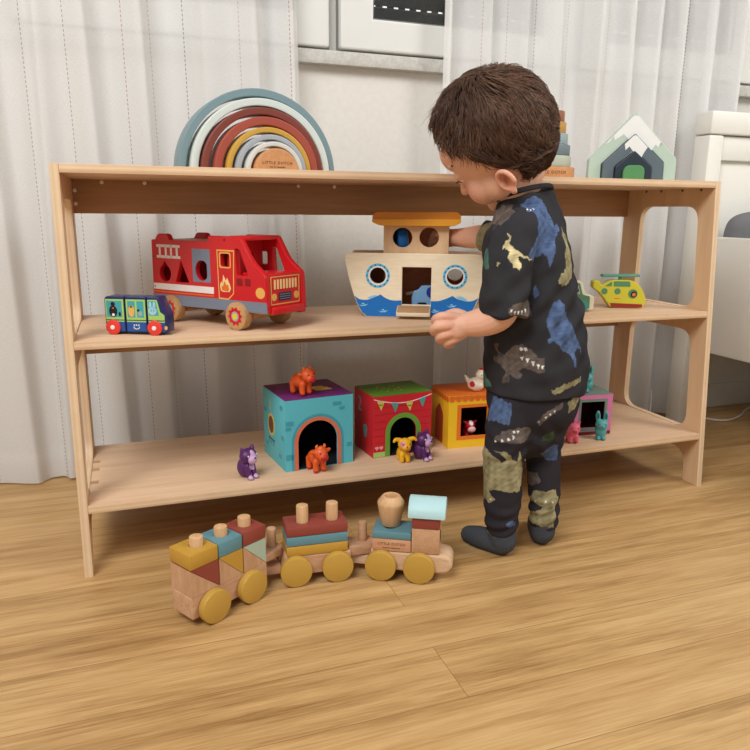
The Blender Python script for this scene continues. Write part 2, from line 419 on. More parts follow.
def curtain(label, lines, x0, x1, ybase, folds, hem, flare0=0, flare1=0, ztop=1.42, gather=None):
    nu, nz = 420, 150
    U = np.linspace(0, 1, nu); Zt = np.linspace(0, 1, nz)
    V = []; UV = []
    for t in Zt:
        s = 1 - t   # 0 at top .. 1 at the hem
        for u in U:
            xa, xb = x0 - flare0 * (1 - t), x1 + flare1 * (1 - t)
            x = xa + (xb - xa) * u; y = ybase
            xr = x0 + (x1 - x0) * u
            for (c, wd, amp, drift) in folds:
                d = (xr + drift * (t - .5) - c) / wd
                d *= (.80 if d < 0 else 2.3) if drift >= 0 else (2.3 if d < 0 else .80)   # soft on one side, steep on the other
                y -= amp * 1.15 * math.exp(-d * d) * (.75 + .25 * t)
            y += .0020 * math.sin(38 * x + 2.1 * t) + .0008 * math.sin(95 * x + 3 * t + 1)
            z0 = hem(xr); z = z0 + (ztop - z0) * t
            if t < .04: y -= .0015
            V.append((x, min(max(y, .392), .459), z)); UV.append((xr, z))
    F = [[j * nu + i, j * nu + i + 1, (j + 1) * nu + i + 1, (j + 1) * nu + i] for j in range(nz - 1) for i in range(nu - 1)]
    me = bpy.data.meshes.new('curtain'); me.from_pydata(V, [], F); me.update()
    ul = me.uv_layers.new(name='UVMap'); vi = np.empty(len(me.loops), np.int32); me.loops.foreach_get('vertex_index', vi)
    ul.data.foreach_set('uv', np.array(UV, np.float32)[vi].ravel())
    for p in me.polygons: p.use_smooth = True
    me.materials.append(curtain_mat('linen_' + label[:4], lines))
    return link('curtain', me, None, label, category='curtain')
GR, DG, RD, PK = (150, 146, 142), (92, 88, 90), (190, 120, 116), (205, 178, 172)
curtain('left white linen curtain with stitched lines, hanging behind the rainbow and fire truck',
        [(-.078, GR), (-.0065, (150, 140, 130)), (.0918, RD), (.2021, DG), (.303, PK), (.3988, RD), (-.2, GR), (.14, PK)],
        -.62, .422, .448,
        [(-.52, .05, .045, .02), (-.40, .03, .03, 0), (-.27, .05, .05, .03), (-.14, .035, .035, .02), (-.055, .022, .028, -.03), (.03, .03, .04, .03), (.125, .028, .042, .01), (.235, .04, .03, -.02), (.335, .03, .042, .02), (.405, .02, .035, 0)],
        lambda x: .016 + .012 * math.sin(14 * x) * (1 if x > -.12 else .2) if x > -.12 else .004, flare1=.028)
curtain('right white linen curtain with stitched lines, hanging behind the mountain arches and child',
        [(.8295, PK), (.9725, GR), (1.1536, RD), (1.3162, DG), (1.3923, GR), (1.483, PK), (.90, PK), (1.06, PK)],
        .738, 1.556, .448,
        [(.75, .022, .042, 0), (.85, .03, .04, .02), (.94, .03, .03, 0), (1.03, .04, .03, .02), (1.12, .028, .042, -.02), (1.215, .03, .044, .03), (1.30, .022, .03, 0), (1.36, .016, .042, .01), (1.44, .025, .05, .01), (1.53, .016, .052, .01)],
        lambda x: .012 + .006 * math.sin(9 * x))

# ------------------------------------------------------------------ white bed at the right
BEDW = paint('bed_lacquer', (226, 223, 214), .4, .4, .012)
bed = thing('bed', 'white painted wooden bed with panelled headboard right of the shelf', 'bed', (1.40, .36, 0))
def bbox(x0, x1, y0, y1, z0, z1, bev=.004): return (x0 - 1.40, x1 - 1.40, y0 - .36, y1 - .36, z0, z1, BEDW, bev)
for xx in (1.396, 2.30):
    MB().box(*bbox(xx, xx + .045, .335, .385, 0, .722, .006)).build('post', bed)
    MB().box(*bbox(xx, xx + .045, -1.30, -1.25, 0, .60, .006)).build('post', bed)
MB().box(*bbox(1.3955, 2.346, .333, .387, .7235, .776, .006)).build('top_rail', bed)
MB().box(*bbox(1.441, 2.30, .345, .375, .665, .7215)).build('upper_rail', bed)
MB().box(*bbox(1.441, 2.30, .357, .367, .20, .665, .001)).build('headboard_panel', bed)
MB().box(*bbox(1.404, 1.430, -1.25, .335, .208, .486, .005)).build('side_rail', bed)
MB().box(*bbox(2.31, 2.336, -1.25, .335, .208, .486, .005)).build('side_rail', bed)
MB().box(*bbox(1.441, 2.30, -1.29, -1.265, .20, .58)).build('footboard', bed)
MB().box(*bbox(1.43, 2.31, -1.25, .335, .212, .23, .001)).build('slat_base', bed)
MATT = paint('mattress_cloth', (214, 211, 205), .9, .1)
mt = MB().box(1.436, 2.304, -1.255, .335, .231, .40, MATT, .03, seg=4).build('mattress', None, 'white mattress lying inside the white bed'); mt['category'] = 'mattress'
# grey pillow, standing against the headboard
v = []; f = []; nu, nv = 48, 24
sq = lambda q, e: math.copysign(abs(q) ** e, q)
for j in range(nv + 1):
    ph = -PI / 2 + PI * j / nv
    for i in range(nu):
        th = 2 * PI * i / nu
        x = .195 * sq(math.cos(ph), .75) * sq(math.cos(th), .45); z = .074 * sq(math.cos(ph), .75) * sq(math.sin(th), .45); y = .052 * sq(math.sin(ph), .9)
        v.append((x, y + .005 * math.sin(22 * x), z + .004 * math.sin(14 * x + 1)))
for j in range(nv):
    for i in range(nu): f.append([j * nu + i, j * nu + (i + 1) % nu, (j + 1) * nu + (i + 1) % nu, (j + 1) * nu + i])
PIL = paint('pillow_cloth', (112, 112, 114), .95, .1, .1)
pl = MB().raw(v, f, PIL, T(1.625, .285, .478) @ rot(.10, 0, .03)).build('pillow', None, 'dark grey pillow at the head of the white bed', recalc=True); pl['category'] = 'pillow'

# white cable on the floor under the bed and behind the shelf
CAB = paint('cable_plastic', (214, 211, 205), .4)
cb = MB(); cb.tube([(1.19, .30, .004), (1.30, .36, .004), (1.42, .40, .004), (1.49, .405, .004), (1.55, .34, .004), (1.63, .36, .004), (1.70, .405, .004), (1.80, .43, .02), (1.92, .45, .05), (2.1, .45, .05)], .0025, CAB, 8, smooth=8)
cb = cb.build('cable', None, 'white cable running over the floor under the bed'); cb['category'] = 'cable'
cb = MB(); cb.tube([(1.30, .352, .035), (1.315, .37, .012), (1.345, .375, .004), (1.377, .36, .004), (1.380, .33, .004), (1.35, .32, .004), (1.32, .33, .004), (1.31, .35, .02), (1.33, .365, .05), (1.34, .38, .09)], .0022, CAB, 8, smooth=8)
cb = cb.build('cable', None, 'looped white cord on the floor behind the right shelf panel'); cb['category'] = 'cable'

# ------------------------------------------------------------------ the shelf
PLY_S = wood('birch_ply_side', (227, 193, 155), (211, 174, 134), (14, 14, 1.6), .5)
PLY_H = wood('birch_ply_shelf', (221, 189, 157), (205, 169, 134), (2.5, 40, 40), .5)
PLY_R = wood('birch_ply_rail_shaded', (184, 144, 106), (164, 124, 88), (2.5, 40, 40), .5)  # darker copy of the birch, shade on the back rails put into the colour
EDGE_X = ply_edge('ply_edge_side', (226, 198, 163), (212, 180, 143), 0)
EDGE_Z = ply_edge('ply_edge_shelf', (229, 199, 163), (209, 174, 136), 2)
W_, D_, T_ = 1.1418, .2984, .0123
LEAN = .0676
shelf = thing('shelving_unit', 'long birch plywood toy shelf with three boards and rounded side cutouts', 'shelf', (0, 0, 0))
def edge_by_normal(me, axis, slot):
    for p in me.polygons:
        if abs(p.normal[axis]) < .35: p.material_index = slot
def win_poly(z0, z1, y1=.243):
    a = lambda z: .0405 + LEAN * z
    return roundpoly([(a(z0), z0), (y1, z0), (y1, z1), (a(z1), z1)], .032, 8)
side_out = [(0, 0), (.0385, 0), (.0475, .05)] 
outline = [(0, 0), (.040, 0)] + roundpoly([(.040, 0), (.0455, .0655), (.2535, .0655), (.2535, 0)], [0, .03, .03, 0], 8)[1:-1] + [(.2535, 0), (D_, 0), (D_, .6), (LEAN * .6, .6)]
for x0, x1 in ((-T_, 0), (W_, W_ + T_)):
    s = MB(); s.plate(outline, [win_poly(.1115, .3105), win_poly(.3565, .5535)], x0, x1, PLY_S, .0008, 'x')
    s._m(EDGE_X)
    me = s.mesh('side_panel'); edge_by_normal(me, 0, 1)
    for p in me.polygons: p.use_smooth = True
    me.set_sharp_from_angle(angle=math.radians(35)); link('side_panel', me, shelf)
DOT = paint('screw_dark', (96, 66, 42), .6); GAP_LIGHT = paint('light_gap', (238, 226, 206), .6)
for k, z in enumerate((.1099, .3547, .6)):
    s = MB(); y0 = LEAN * z
    s.box(0, W_, y0, D_, z - T_, z, PLY_H, .0008); s._m(EDGE_Z)
    me = s.mesh('shelf_board'); edge_by_normal(me, 2, 1)
    for p in me.polygons: p.use_smooth = True
    me.set_sharp_from_angle(angle=math.radians(35)); bo = link('shelf_board', me, shelf)
    s = MB().box(0, W_, D_ - T_, D_, z - T_ - .0561, z - T_, PLY_R, .0006); s._m(EDGE_Z)
    ro = s.build('back_rail', shelf)
    def light_gap_or_screw(M_, mat, r=.0033): MB().disc(r, .0012, mat, .0003, M_, 12).build('light_gap_or_screw', shelf)  # pale discs paint light leaking through the joints, dark ones are screws
    if k == 2:
        for x in (.048, .118, .392, .462, .735): light_gap_or_screw(T(x, D_ - T_ - .0002, z - T_ - .004) @ rot(PI / 2), GAP_LIGHT)
        for zz in (.018, .040): light_gap_or_screw(T(.004, D_ - T_ - .0002, z - T_ - zz) @ rot(PI / 2), GAP_LIGHT)
        for y in (.075, .125, .185, .23): light_gap_or_screw(T(W_ + .0002, y, z - T_ - .003) @ rot(0, -PI / 2), DOT, .0026)
    elif k == 0:
        for y in (.10, .16, .20): MB().box(.0003, .012, y, y + .012, z - .001, z + .0006, PLY_R).build('joint_tab', shelf)
# ------------------------------------------------------------------ toys on the top board
ZT, ZM, ZL = .6, .3547, .1099
NAT = wood('beech', (216, 176, 132), (196, 152, 106), (60, 60, 8), .5)
NATX = wood('beech_long', (214, 172, 132), (192, 146, 104), (8, 90, 90), .5)
TEXT_M = paint('printed_brown', (96, 60, 34), .7)
# nested rainbow: eight separate arches, each standing a little in front of the next
arch_cols = [('dusty blue', (116, 140, 146)), ('pale mint white', (206, 216, 210)), ('dark brick red', (122, 58, 46)), ('terracotta red', (158, 74, 58)),
             ('mustard yellow', (196, 152, 62)), ('grey blue', (160, 166, 172)), ('off white', (206, 207, 200))]
arch_lab = ['outermost dusty blue arch of the nested rainbow', 'pale mint white arch just inside the dusty blue rainbow arch', 'dark brick red arch, third from outside in the rainbow',
            'terracotta red arch between the brick red and mustard rainbow arches', 'mustard yellow arch of the nested rainbow', 'grey blue arch just inside the mustard rainbow arch',
            'off white arch, smallest hollow arch of the rainbow']
half_px = [80.8, 71.5, 62.3, 53.4, 43.3, 36, 29, 22.3]; cen_x = [.3050, .3078, .3081, .3116, .3131, .3146, .3171, .3186]
RY = [.195 - .0112 * i for i in range(8)]
DP = .046
RR = [half_px[i] * (.001696 - .0000095 * i) for i in range(8)]
for i, (nm, c) in enumerate(arch_cols):
    R0, R1 = RR[i], RR[i + 1] + .0038
    n = 40
    ol = [(R0 * math.cos(PI * k / n), R0 * math.sin(PI * k / n)) for k in range(n + 1)] + [(R1 * math.cos(PI * k / n), R1 * math.sin(PI * k / n)) for k in range(n, -1, -1)]
    pm = paint('arch_' + nm, c, .45, .4, .03)
    o = MB().plate(ol, [], 0, DP, pm, .0016).build('rainbow_arch', None, arch_lab[i], group='nested rainbow arches', category='toy arch')
    o.location = (cen_x[i], RY[i], ZT); o.rotation_euler = (0, 0, .11)
s = MB(); n = 32; R0 = RR[7]
s.plate([(R0 * math.cos(PI * k / n), R0 * math.sin(PI * k / n)) for k in range(n + 1)], [], 0, DP, wood('beech_warm', (206, 152, 104), (186, 130, 84), (60, 12, 60), .5), .0016)
s.text('LITTLE DUTCH', .0062, TEXT_M, onface(0, .0135, -.0002), .0002, 1.25)
s.text('toys for happiness', .0032, TEXT_M, onface(0, .0075, -.0002), .0002, 1.1)
o = s.build('rainbow_half_disc', None, 'natural wood half disc with printed words at the rainbow centre', group='nested rainbow arches', category='toy arch')
o.location = (cen_x[7], RY[7], ZT); o.rotation_euler = (0, 0, .11)

# ring stacker, mostly behind the child's head
cx, cy = .8425, .165
st = thing('ring_stacker', 'round wooden base and peg of the ring stacker behind the child', 'stacking toy', (cx, cy, ZT))
s = MB().disc(.057, .0225, wood('beech_warm', (206, 152, 104), (186, 130, 84)), .002, None, 64)
bs_ = s.build('base', st); s = MB(); s.text('LITTLE DUTCH', .0078, TEXT_M, Matrix(), .0003, 1.2)
R_ = .0571; a0 = math.radians(-108)
s.v = [((R_ + v[2]) * math.cos(a0 + v[0] / R_), (R_ + v[2]) * math.sin(a0 + v[0] / R_), .0118 + v[1]) for v in s.v]
s.build('printed_words', bs_)
MB().disc(.007, .106, NAT, .002, T(0, 0, .022)).build('peg', st)
for k, (r, nm, c, lb) in enumerate([(.0495, 'sage', (176, 184, 166), 'sage green wooden ring, lowest on the ring stacker'), (.0465, 'slate', (106, 122, 128), 'slate grey wooden ring above the sage ring on the stacker'),
                                 (.0415, 'fog', (146, 164, 168), 'pale blue grey wooden ring in the middle of the stacker'), (.0370, 'ochre', (184, 138, 66), 'ochre wooden ring near the top of the stacker'),
                                 (.0330, 'rust', (150, 92, 66), 'rust brown wooden ring, topmost on the stacker')]):
    z = ZT + .0228 + k * .0202
    pr = [(.0078, 0), (r - .002, 0), (r - .0005, .0006), (r, .002), (r, .0180), (r - .0005, .0194), (r - .002, .0200), (.0078, .0200), (.0078, 0)]
    o = MB().lathe(pr, paint('ring_' + nm, c, .45, .4, .03), None, 48).build('stacking_ring', None, lb, group='rings on the ring stacker', category='stacking ring')
    o.location = (cx, cy, z)

# nested mountain arches
def mountain(hw, sh, ap, y0, y1, hole, mats, snow, label, cx_, name='mountain_arch'):
    s = MB(); ol = roundpoly([(-hw, 0), (hw, 0), (hw, sh), (0, ap), (-hw, sh)], [.001, .001, .05 * hw, .07 * hw, .05 * hw], 5)
    if hole:
        h, hs, ha = hole
        c = [p for p in roundpoly([(h, 0), (h, hs), (0, ha), (-h, hs), (-h, 0)], [0, .002, .003, .002, 0], 5)]
        ol = [(-hw, 0)] + c[::-1] + [(hw, 0)] + roundpoly([(hw, 0), (hw, sh), (0, ap), (-hw, sh), (-hw, 0)], [0, .05 * hw, .07 * hw, .05 * hw, 0], 5)[1:-1]
    s.plate(ol, [], y0, y1, mats[0], .001)
    if snow:
        s.plate(snow, [], y0 - .0004, y0 + .002, mats[1], 0)
        s.plate([(x * 1.004, z + .0006) for x, z in snow], [], y0 + .0005, y1, mats[1], 0) if False else None
    o = s.build(name, None, label, group='nested mountain arches', category='toy arch'); o.location = (cx_, 0, ZT); o.rotation_euler = (0, 0, 0); return o
SNOW = paint('snow_white', (232, 233, 230), .5); MINT = paint('mountain_mint', (184, 204, 188), .5, .4, .03)
SLATE = paint('mountain_slate', (94, 108, 116), .45, .4, .03); NAVY = paint('mountain_navy', (42, 54, 64), .4, .4, .03); LEAF = paint('mountain_green', (84, 142, 90), .5)
def roofline(hw, sh, ap, dr): return lambda x: ap - dr - abs(x) * (ap - sh) / hw
e1 = roofline(.082, .043, .129, .0028)
snow1 = [(-.0535, e1(-.0535)), (-.046, .0745), (-.039, .0850), (-.0365, .0775), (-.0205, .0885), (0, .068), (.0345, .0590), (.040, .0690), (.046, .0640), (.0505, .0755), (.0535, e1(.0535)), (.006, .1205), (.002, .1228), (-.002, .1228), (-.006, .1205)]
mountain(.082, .043, .129, -.015, .015, (.0590, .0360, .0925), (MINT, SNOW), snow1, 'large pale mint mountain arch with white snow cap on the shelf top', 1.030)
e2 = roofline(.0570, .0345, .0905, .0026)
snow2 = [(-.0185, e2(-.0185)), (-.0165, .0585), (-.0095, .0655), (-.004, .0585), (.0125, .0400), (.0185, .0540), (.0245, e2(.0245)), (.004, .0840), (.0015, .0858), (-.0015, .0858), (-.004, .0840)]
mountain(.0565, .0345, .0895, -.015, .015, (.0350, .0275, .0600), (SLATE, SNOW), snow2, 'slate grey mountain arch with white tip, second in the mountain nest', 1.0255)
mountain(.0335, .0270, .0570, -.015, .015, (.0212, .0190, .0318), (NAVY,), None, 'dark navy mountain arch, third in the mountain nest', 1.0225)
s = MB(); s.plate(roundpoly([(-.0198, 0), (.0198, 0), (.0198, .030), (-.0198, .030)], [.001, .001, .017, .017], 8), [], -.015, .015, LEAF, .0012)
o = s.build('mountain_door', None, 'small green rounded door block at the centre of the mountain nest', group='nested mountain arches', category='toy arch'); o.location = (1.0230, 0, ZT)
for o in list(bpy.data.objects):
    if o.name.startswith('mountain_'):
        k = {'mountain_arch': 0, 'mountain_arch.001': 1, 'mountain_arch.002': 2, 'mountain_door': 3}[o.name]
        o.location = (1.030 - .0075 * k * math.sin(.47), .150 - .0075 * k * math.cos(.47), ZT); o.rotation_euler = (0, 0, -.47)

# ------------------------------------------------------------------ fire truck
RED = paint('truck_red', (206, 26, 34), .35, .5, .03); DRED = paint('truck_dark_red', (140, 16, 24), .45); WHT = paint('truck_white', (238, 232, 228), .45)
GREY = paint('truck_grey', (122, 132, 150), .5); GOLD = paint('truck_gold', (232, 178, 92), .45); CREAM = paint('truck_cream', (242, 214, 150), .5)
ORNG = paint('truck_orange', (226, 116, 44), .45); INK = paint('truck_ink', (52, 40, 66), .5); TIRE = wood('wheel_wood', (206, 164, 116), (182, 138, 92), (60, 60, 60))
YEL = paint('hub_yellow', (222, 206, 60), .5); GRYB = paint('hub_grey', (160, 170, 180), .5)
tk = thing('toy_fire_truck', 'red wooden toy fire truck with shape holes on the middle shelf', 'toy truck', (.2398, .1442, ZM), math.radians(-53))
out = [(-.1365, .026), (.1249, .030), (.1215, .0885), (.0945, .1085), (.0715, .1450), (.003, .1450), (.0012, .1355), (-.0885, .1355), (-.094, .1455), (-.1175, .1455), (-.1245, .1355), (-.134, .1355)]
out = roundpoly(out, [.003, .003, .006, .01, .005, .003, .001, .002, .005, .005, .002, .003])
drop = [(-.1035 + .0145 * math.sin(t) * (math.sin(t / 2) ** .6 if True else 1), .0835 + .0165 * math.cos(t)) for t in [2 * PI * k / 28 for k in range(28)]]
drop = [(-.1035, .1010)] + [(-.1035 + .0140 * math.cos(a), .0800 + .0138 * math.sin(a)) for a in [PI * .36 - k * (2 * PI - PI * .28) / 24 for k in range(25)]]
tri = roundpoly([(-.0632, .1034), (-.0781, .0663), (-.046, .0671)], .002)
dh = [(-.0045, .1035), (-.0045, .0745)] + [(-.0045 - .0245 * math.sin(PI * k / 16), .089 - .0165 * math.cos(PI * k / 16)) for k in range(17)]
dh = roundpoly([(-.0005, .103), (-.0005, .0755)], 0) if False else [(-.0015 - .028 * math.sin(PI * k / 20), .089 - .0165 * math.cos(PI * k / 20)) for k in range(21)]
dh = [(-.0140 + .0152 * math.cos(a), .089 + .0165 * math.sin(a)) for a in [math.radians(38 + 284 * k / 26) for k in range(27)]]
dwin = rrect(.0283, .0495, .0975, .1183, .003); swin = roundpoly([(.0613, .1266), (.070, .1258), (.0878, .0860), (.0632, .0856)], .002)
q1 = rrect(.063, .0752, .0698, .0812, .0012); q2 = rrect(.0805, .0922, .0700, .0815, .0012)
tri2 = lambda pts: pts
for side, y0, y1 in ((-1, -.048, -.038), (1, .038, .048)):
    s = MB(); s.plate(out, [drop, tri, dh, dwin, swin] if side < 0 else [dwin, swin], y0, y1, RED, .001)
    ys = (y0 - .0003, y0 + .001) if side < 0 else (y1 - .001, y1 + .0003)
    P = lambda ol, mat, holes=(): s.plate(ol, holes, ys[0], ys[1], mat)
    P([(-.1362, .0265), (.1249, .0303), (.1241, .0470), (-.1360, .0445)], GREY)
    # bigger printed pieces
    P(rrect(-.0355, .0056, .0703, .1235, .0005, 1), GREY, [dh] if side < 0 else [])
    P([(-.1335, .0523), (.0112, .053), (.0119, .0637), (-.1335, .0624)], WHT)
    P([(-.1335, .0475), (.0112, .0485), (.0112, .0505), (-.1335, .0495)], ORNG)
    for z in (.1255, .1075): P(rrect(-.1215, -.064, z - .0022, z + .0022, .001, 2), WHT)
    for x in (-.1135, -.0985, -.0855, -.0715): P(rrect(x - .0022, x + .0022, .106, .127, .0005, 1), WHT)
    P([(.0212, .1240), (.0595, .1240), (.0562, .0562), (.0436, .0456), (.0224, .0463)], GOLD, [[(.0232, .1218), (.0575, .1218), (.0543, .0570), (.0430, .0478), (.0243, .0485)]])
    P(rrect(.0262, .0516, .0955, .1203, .004), GOLD, [dwin])
    P(q1, DRED); P(q2, DRED)
    P([(.0275, .0600), (.0262, .0680), (.0290, .0745), (.0315, .0705), (.0340, .0850), (.0395, .0755), (.0420, .0810), (.0480, .0700), (.0500, .0640), (.0465, .0585), (.0320, .0580)], CREAM)
    s.plate([(.0300, .0605), (.0300, .0680), (.0330, .0665), (.0360, .0760), (.0405, .0690), (.0440, .0700), (.0460, .0625), (.0430, .0590)], [], ys[0] - (.0002 if side < 0 else 0), ys[1] + (.0002 if side > 0 else 0), ORNG)
    P(circ(.0392, .1392, .0022, 12), DRED)
    P(circ(-.1300, .0570, .0018, 10), INK); P(circ(-.1310, .1070, .0016, 10), INK)
    P(circ(.1120, .0610, .0095, 24, .0085), GOLD) if side < 0 else None
    s.build('side_panel', tk)
# front grille
s = MB(); s.plate(rrect(-.038, .038, .030, .0885, .001), [], .112, .1205, RED, .001, 'x')
xs = (.1204, .1211)
s.plate(rrect(-.034, .034, .0415, .0855, .001), [rrect(-.0325, .0325, .0430, .0840, .001)], *xs, GOLD, 0, 'x')
for k in range(8): s.plate(rrect(-.0265 + k * .0071, -.0225 + k * .0071, .0655, .0805, .0008, 2), [], *xs, CREAM, 0, 'x')
for y in (-.0265, .0265): s.plate(circ(y, .0535, .0058, 20), [], *xs, GOLD, 0, 'x')
s.plate(rrect(-.016, .014, .0470, .0600, .0008, 2), [], *xs, INK, 0, 'x')
for k in range(3): s.plate(rrect(-.014, .012, .0495 + k * .0035, .0506 + k * .0035, .0002, 1), [], .1204, .1214, GREY, 0, 'x')
s.build('grille_panel', tk)
MB().box(.1205, .1285, -.0375, .0375, .0270, .0385, RED, .002).build('bumper', tk)
MB().box(.066, .1195, -.038, .038, .0845, .0895, RED, .001).build('bonnet', tk)
MB().box(.040, .0735, -.038, .038, .1385, .1455, RED, .0012).build('cab_roof', tk)
s = MB(); s.plate(rrect(-.038, .038, .034, .139, .001), [rrect(-.008, .016, .085, .118, .005)], .034, .040, RED, .0006, 'x'); s.build('cab_wall', tk)
s = MB(); s.box(-.134, .002, -.038, .038, .1285, .1350, NATX, .001); s.box(-.0205, .0008, -.0475, -.0375, .1300, .1355, NATX, .0006); s.build('load_roof', tk)
s = MB(); s.plate(rrect(-.038, .038, .034, .1285, .001), [], -.134, -.127, RED, .0006, 'x'); s.build('rear_wall', tk)
MB().box(-.131, .112, -.0375, .0375, .026, .034, TIRE, .001).build('floor_board', tk)
for x in (-.0885, .0645):
    MB().tube([(x, -.048, .0222), (x, .048, .0222)], .0045, TIRE, 12).build('axle', tk)
    MB().box(x - .014, x + .014, -.030, .030, .016, .0262, TIRE, .001).build('axle_block', tk)
for x in (-.0885, .0645):
    for sg in (-1, 1):
        s = MB(); s.disc(.0222, .0165, TIRE, .0025, T(x, sg * .0395, .0222) @ rot(PI / 2 if sg < 0 else -PI / 2), 40)
        wh = s.build('wheel', tk); s = MB(); gear = []
        for k in range(40):
            r = .0150 if k % 4 < 2 else .0122
            a = 2 * PI * k / 40; gear.append((x + r * math.cos(a), .0222 + r * math.sin(a)))
        yy = (-.0563, -.0555) if sg < 0 else (.0555, .0563)
        s.plate(gear, [], *yy, RED); e_ = .0002
        s.plate(circ(x, .0222, .0078, 24), [], yy[0] - e_, yy[1] + e_, GRYB); s.plate(circ(x, .0222, .0052, 20), [], yy[0] - 2 * e_, yy[1] + 2 * e_, YEL)
        s.build('hub', wh)
MB().box(.064, .118, .040, .054, .022, .034, RED, .002).build('side_step', tk)

# ------------------------------------------------------------------ small bus of wooden blocks
NAVYB = paint('bus_navy', (28, 40, 92), .35, .5); BLUE = paint('bus_blue', (36, 84, 156), .4); LIME = paint('bus_lime', (166, 206, 106), .45)
TEAL = paint('bus_teal', (66, 164, 172), .45); CORAL = paint('bus_wheel_red', (226, 62, 52), .35); BLK = paint('bus_black', (26, 24, 30), .5)
bs = thing('toy_bus', 'small blue and lime wooden toy bus with red wheels on the middle shelf', 'toy bus', (.0542, .0728, ZM), math.radians(-25))
segs = [(-.0137, .0178), (.0184, .0516), (.0522, .083)]
for k, (a, b_) in enumerate(segs):
    s = MB()
    if k == 2: ol = roundpoly([(a, .0035), (b_, .0035), (b_, .030), (.0715, .0575), (a, .0575)], [.001, .003, .004, .004, .001])
    else: ol = roundpoly([(a, .0035), (b_, .0035), (b_, .0575), (a, .0575)], [.004 if k == 0 else .001, .001, .001, .006 if k == 0 else .001])
    s.plate(ol, [], .003, .030, NAVYB, .0012)
    for y0, y1 in ((.0026, .004), (.029, .0304)):
        P = lambda o_, mt_, h=(), e=0: s.plate(o_, h, y0 - e, y1 + e, mt_)
        lo, hi = a + .0016, b_ - (.0016 if k < 2 else .0040)
        P([(lo, .0055), (hi, .0055), (hi, .0195), (lo, .0195)], BLUE)
        if k < 2: P([(lo, .0195), (hi, .0195), (hi, .0535), (lo, .0535)], LIME)
        else: P([(lo, .0195), (hi, .0195), (hi, .0305), (.0725, .0355), (.0685, .0535), (lo, .0535)], LIME)
        P([(lo, .0215), (hi, .0215), (hi, .0228), (lo, .0228)], NAVYB, e=.0002)
        if k == 0: ws = [(a + .0035, a + .012), (a + .0122, a + .027)]; 
        elif k == 1: ws = [(a + .004, a + .0155), (a + .0185, a + .029)]
        else: ws = None
        if ws is None: P([(.055, .0300), (.0705, .0300), (.0665, .0515), (.055, .0515)], TEAL, e=.0002)
        else:
            for i, (p, q_) in enumerate(ws): P([(p, .0265), (q_, .0265), (q_, .0510), (p, .0510)], TEAL, e=.0002)
        e_ = .0004
        if k == 0:   # dark animal in the window
            P(circ(a + .0135, .0352, .0064, 20, .0088), BLK, e=e_); P(circ(a + .0135, .0460, .0034, 16), BLK, e=e_)
            P(circ(a + .0135, .0300, .0022, 14), WHT, e=.0006); P(circ(a + .0235, .0310, .0018, 12, .0035), BLK, e=e_)
            P(circ(a + .0138, .0400, .0012, 10), ORNG, e=.0006)
        if k == 1:   # yellow bird, grey mouse
            P(circ(a + .0098, .0360, .0046, 18, .0088), GOLD, e=e_); P(circ(a + .0098, .0425, .0024, 14), GOLD, e=e_); P(circ(a + .0098, .0430, .0012, 10), BLK, e=.0006)
            P(circ(a + .0235, .0325, .0030, 16, .0040), GRYB, e=e_); P(circ(a + .0205, .0372, .0020, 12), BLK, e=e_)
            # pale emblem on the skirt
            P(circ(a + .0165, .0115, .0048, 24, .0030), WHT, [circ(a + .0165, .0120, .0040, 24, .0024)], e=e_)
            for dx in (-.0035, 0, .0035): P(circ(a + .0165 + dx, .0150, .0011, 8), WHT, e=e_)
        if k == 2:   # pale rabbit driver
            BUN = paint('bus_rabbit', (160, 208, 226), .5)
            P(circ(.0610, .0370, .0064, 20), BUN, e=e_)
            for dx in (-.0030, .0030): P(circ(.0610 + dx, .0455, .0020, 14, .0056), BUN, e=e_)
            for dx in (-.002, .002): P(circ(.0612 + dx, .0372, .0008, 8), BLK, e=.0006)
            P(circ(.0805, .0115, .0022, 14, .0032), GOLD, e=e_)
    s.build('body_block', bs)
for x in (-.0008, .0638):
    for y, r_ in ((.003, PI / 2), (.030, -PI / 2)):
        s = MB(); s.disc(.0114, .005, CORAL, .002, T(x, y, .0114) @ rot(r_), 32); wh = s.build('wheel', bs); s = MB()
        s.disc(.0034, .0018, WHT, .0008, T(x, y + (-.0045 if y < .01 else .0045), .0114) @ rot(r_), 16); s.build('hub', wh)

# ------------------------------------------------------------------ wooden ark boat
HULL = wood('boat_ply', (246, 234, 208), (234, 216, 182), (10, 10, 60), .5); CABW = wood('boat_cabin', (222, 190, 152), (208, 172, 132), (40, 40, 10), .5)
SEA = paint('boat_sea', (20, 112, 192), .45); SKY = paint('boat_ring', (96, 186, 222), .45); FOAM = paint('boat_foam', (140, 200, 232), .5)
ROOF = paint('boat_roof', (206, 130, 20), .4, .45, .03); ROOF2 = paint('boat_roof_edge', (236, 166, 44), .4, .45, .03); BRN = wood('boat_inside', (196, 126, 84), (170, 102, 64), (10, 40, 40), .6); RAMP = wood('boat_ramp', (188, 150, 112), (164, 126, 90), (10, 60, 60), .6); DB = paint('boat_dot', (16, 60, 120), .5)
bt = thing('toy_ark', 'cream wooden toy boat with orange roof and painted waves on the middle shelf', 'toy boat', (.4801, .1463, ZM), math.radians(-25.4))
mir = lambda p: (.178 - p[0], p[1])
le = catmull([(0, 0), (-.0105, .0105), (-.0205, .0330), (-.0285, .0580), (-.0350, .0840), (-.0390, .1010)], 4)
le = [tuple(p) for p in le] + [(-.0386, .1080), (-.0340, .1125), (-.027, .1128)]
hull = le + [mir(p) for p in le[::-1]]
door = [(.0640, .0225), (.1155, .0225), (.1155, .0890), (.0640, .0890)]
pt1, pt2 = circ(.0207, .0733, .0144, 32), circ(.1573, .0733, .0144, 32)
def wave(x0, x1, pk, top):
    up = [(x, top + .0065 * abs(math.sin((x - pk) * 46 + PI / 2)) ** 1.6 * (1 if True else 0)) for x in np.linspace(x0, x1, 24)]
    return up
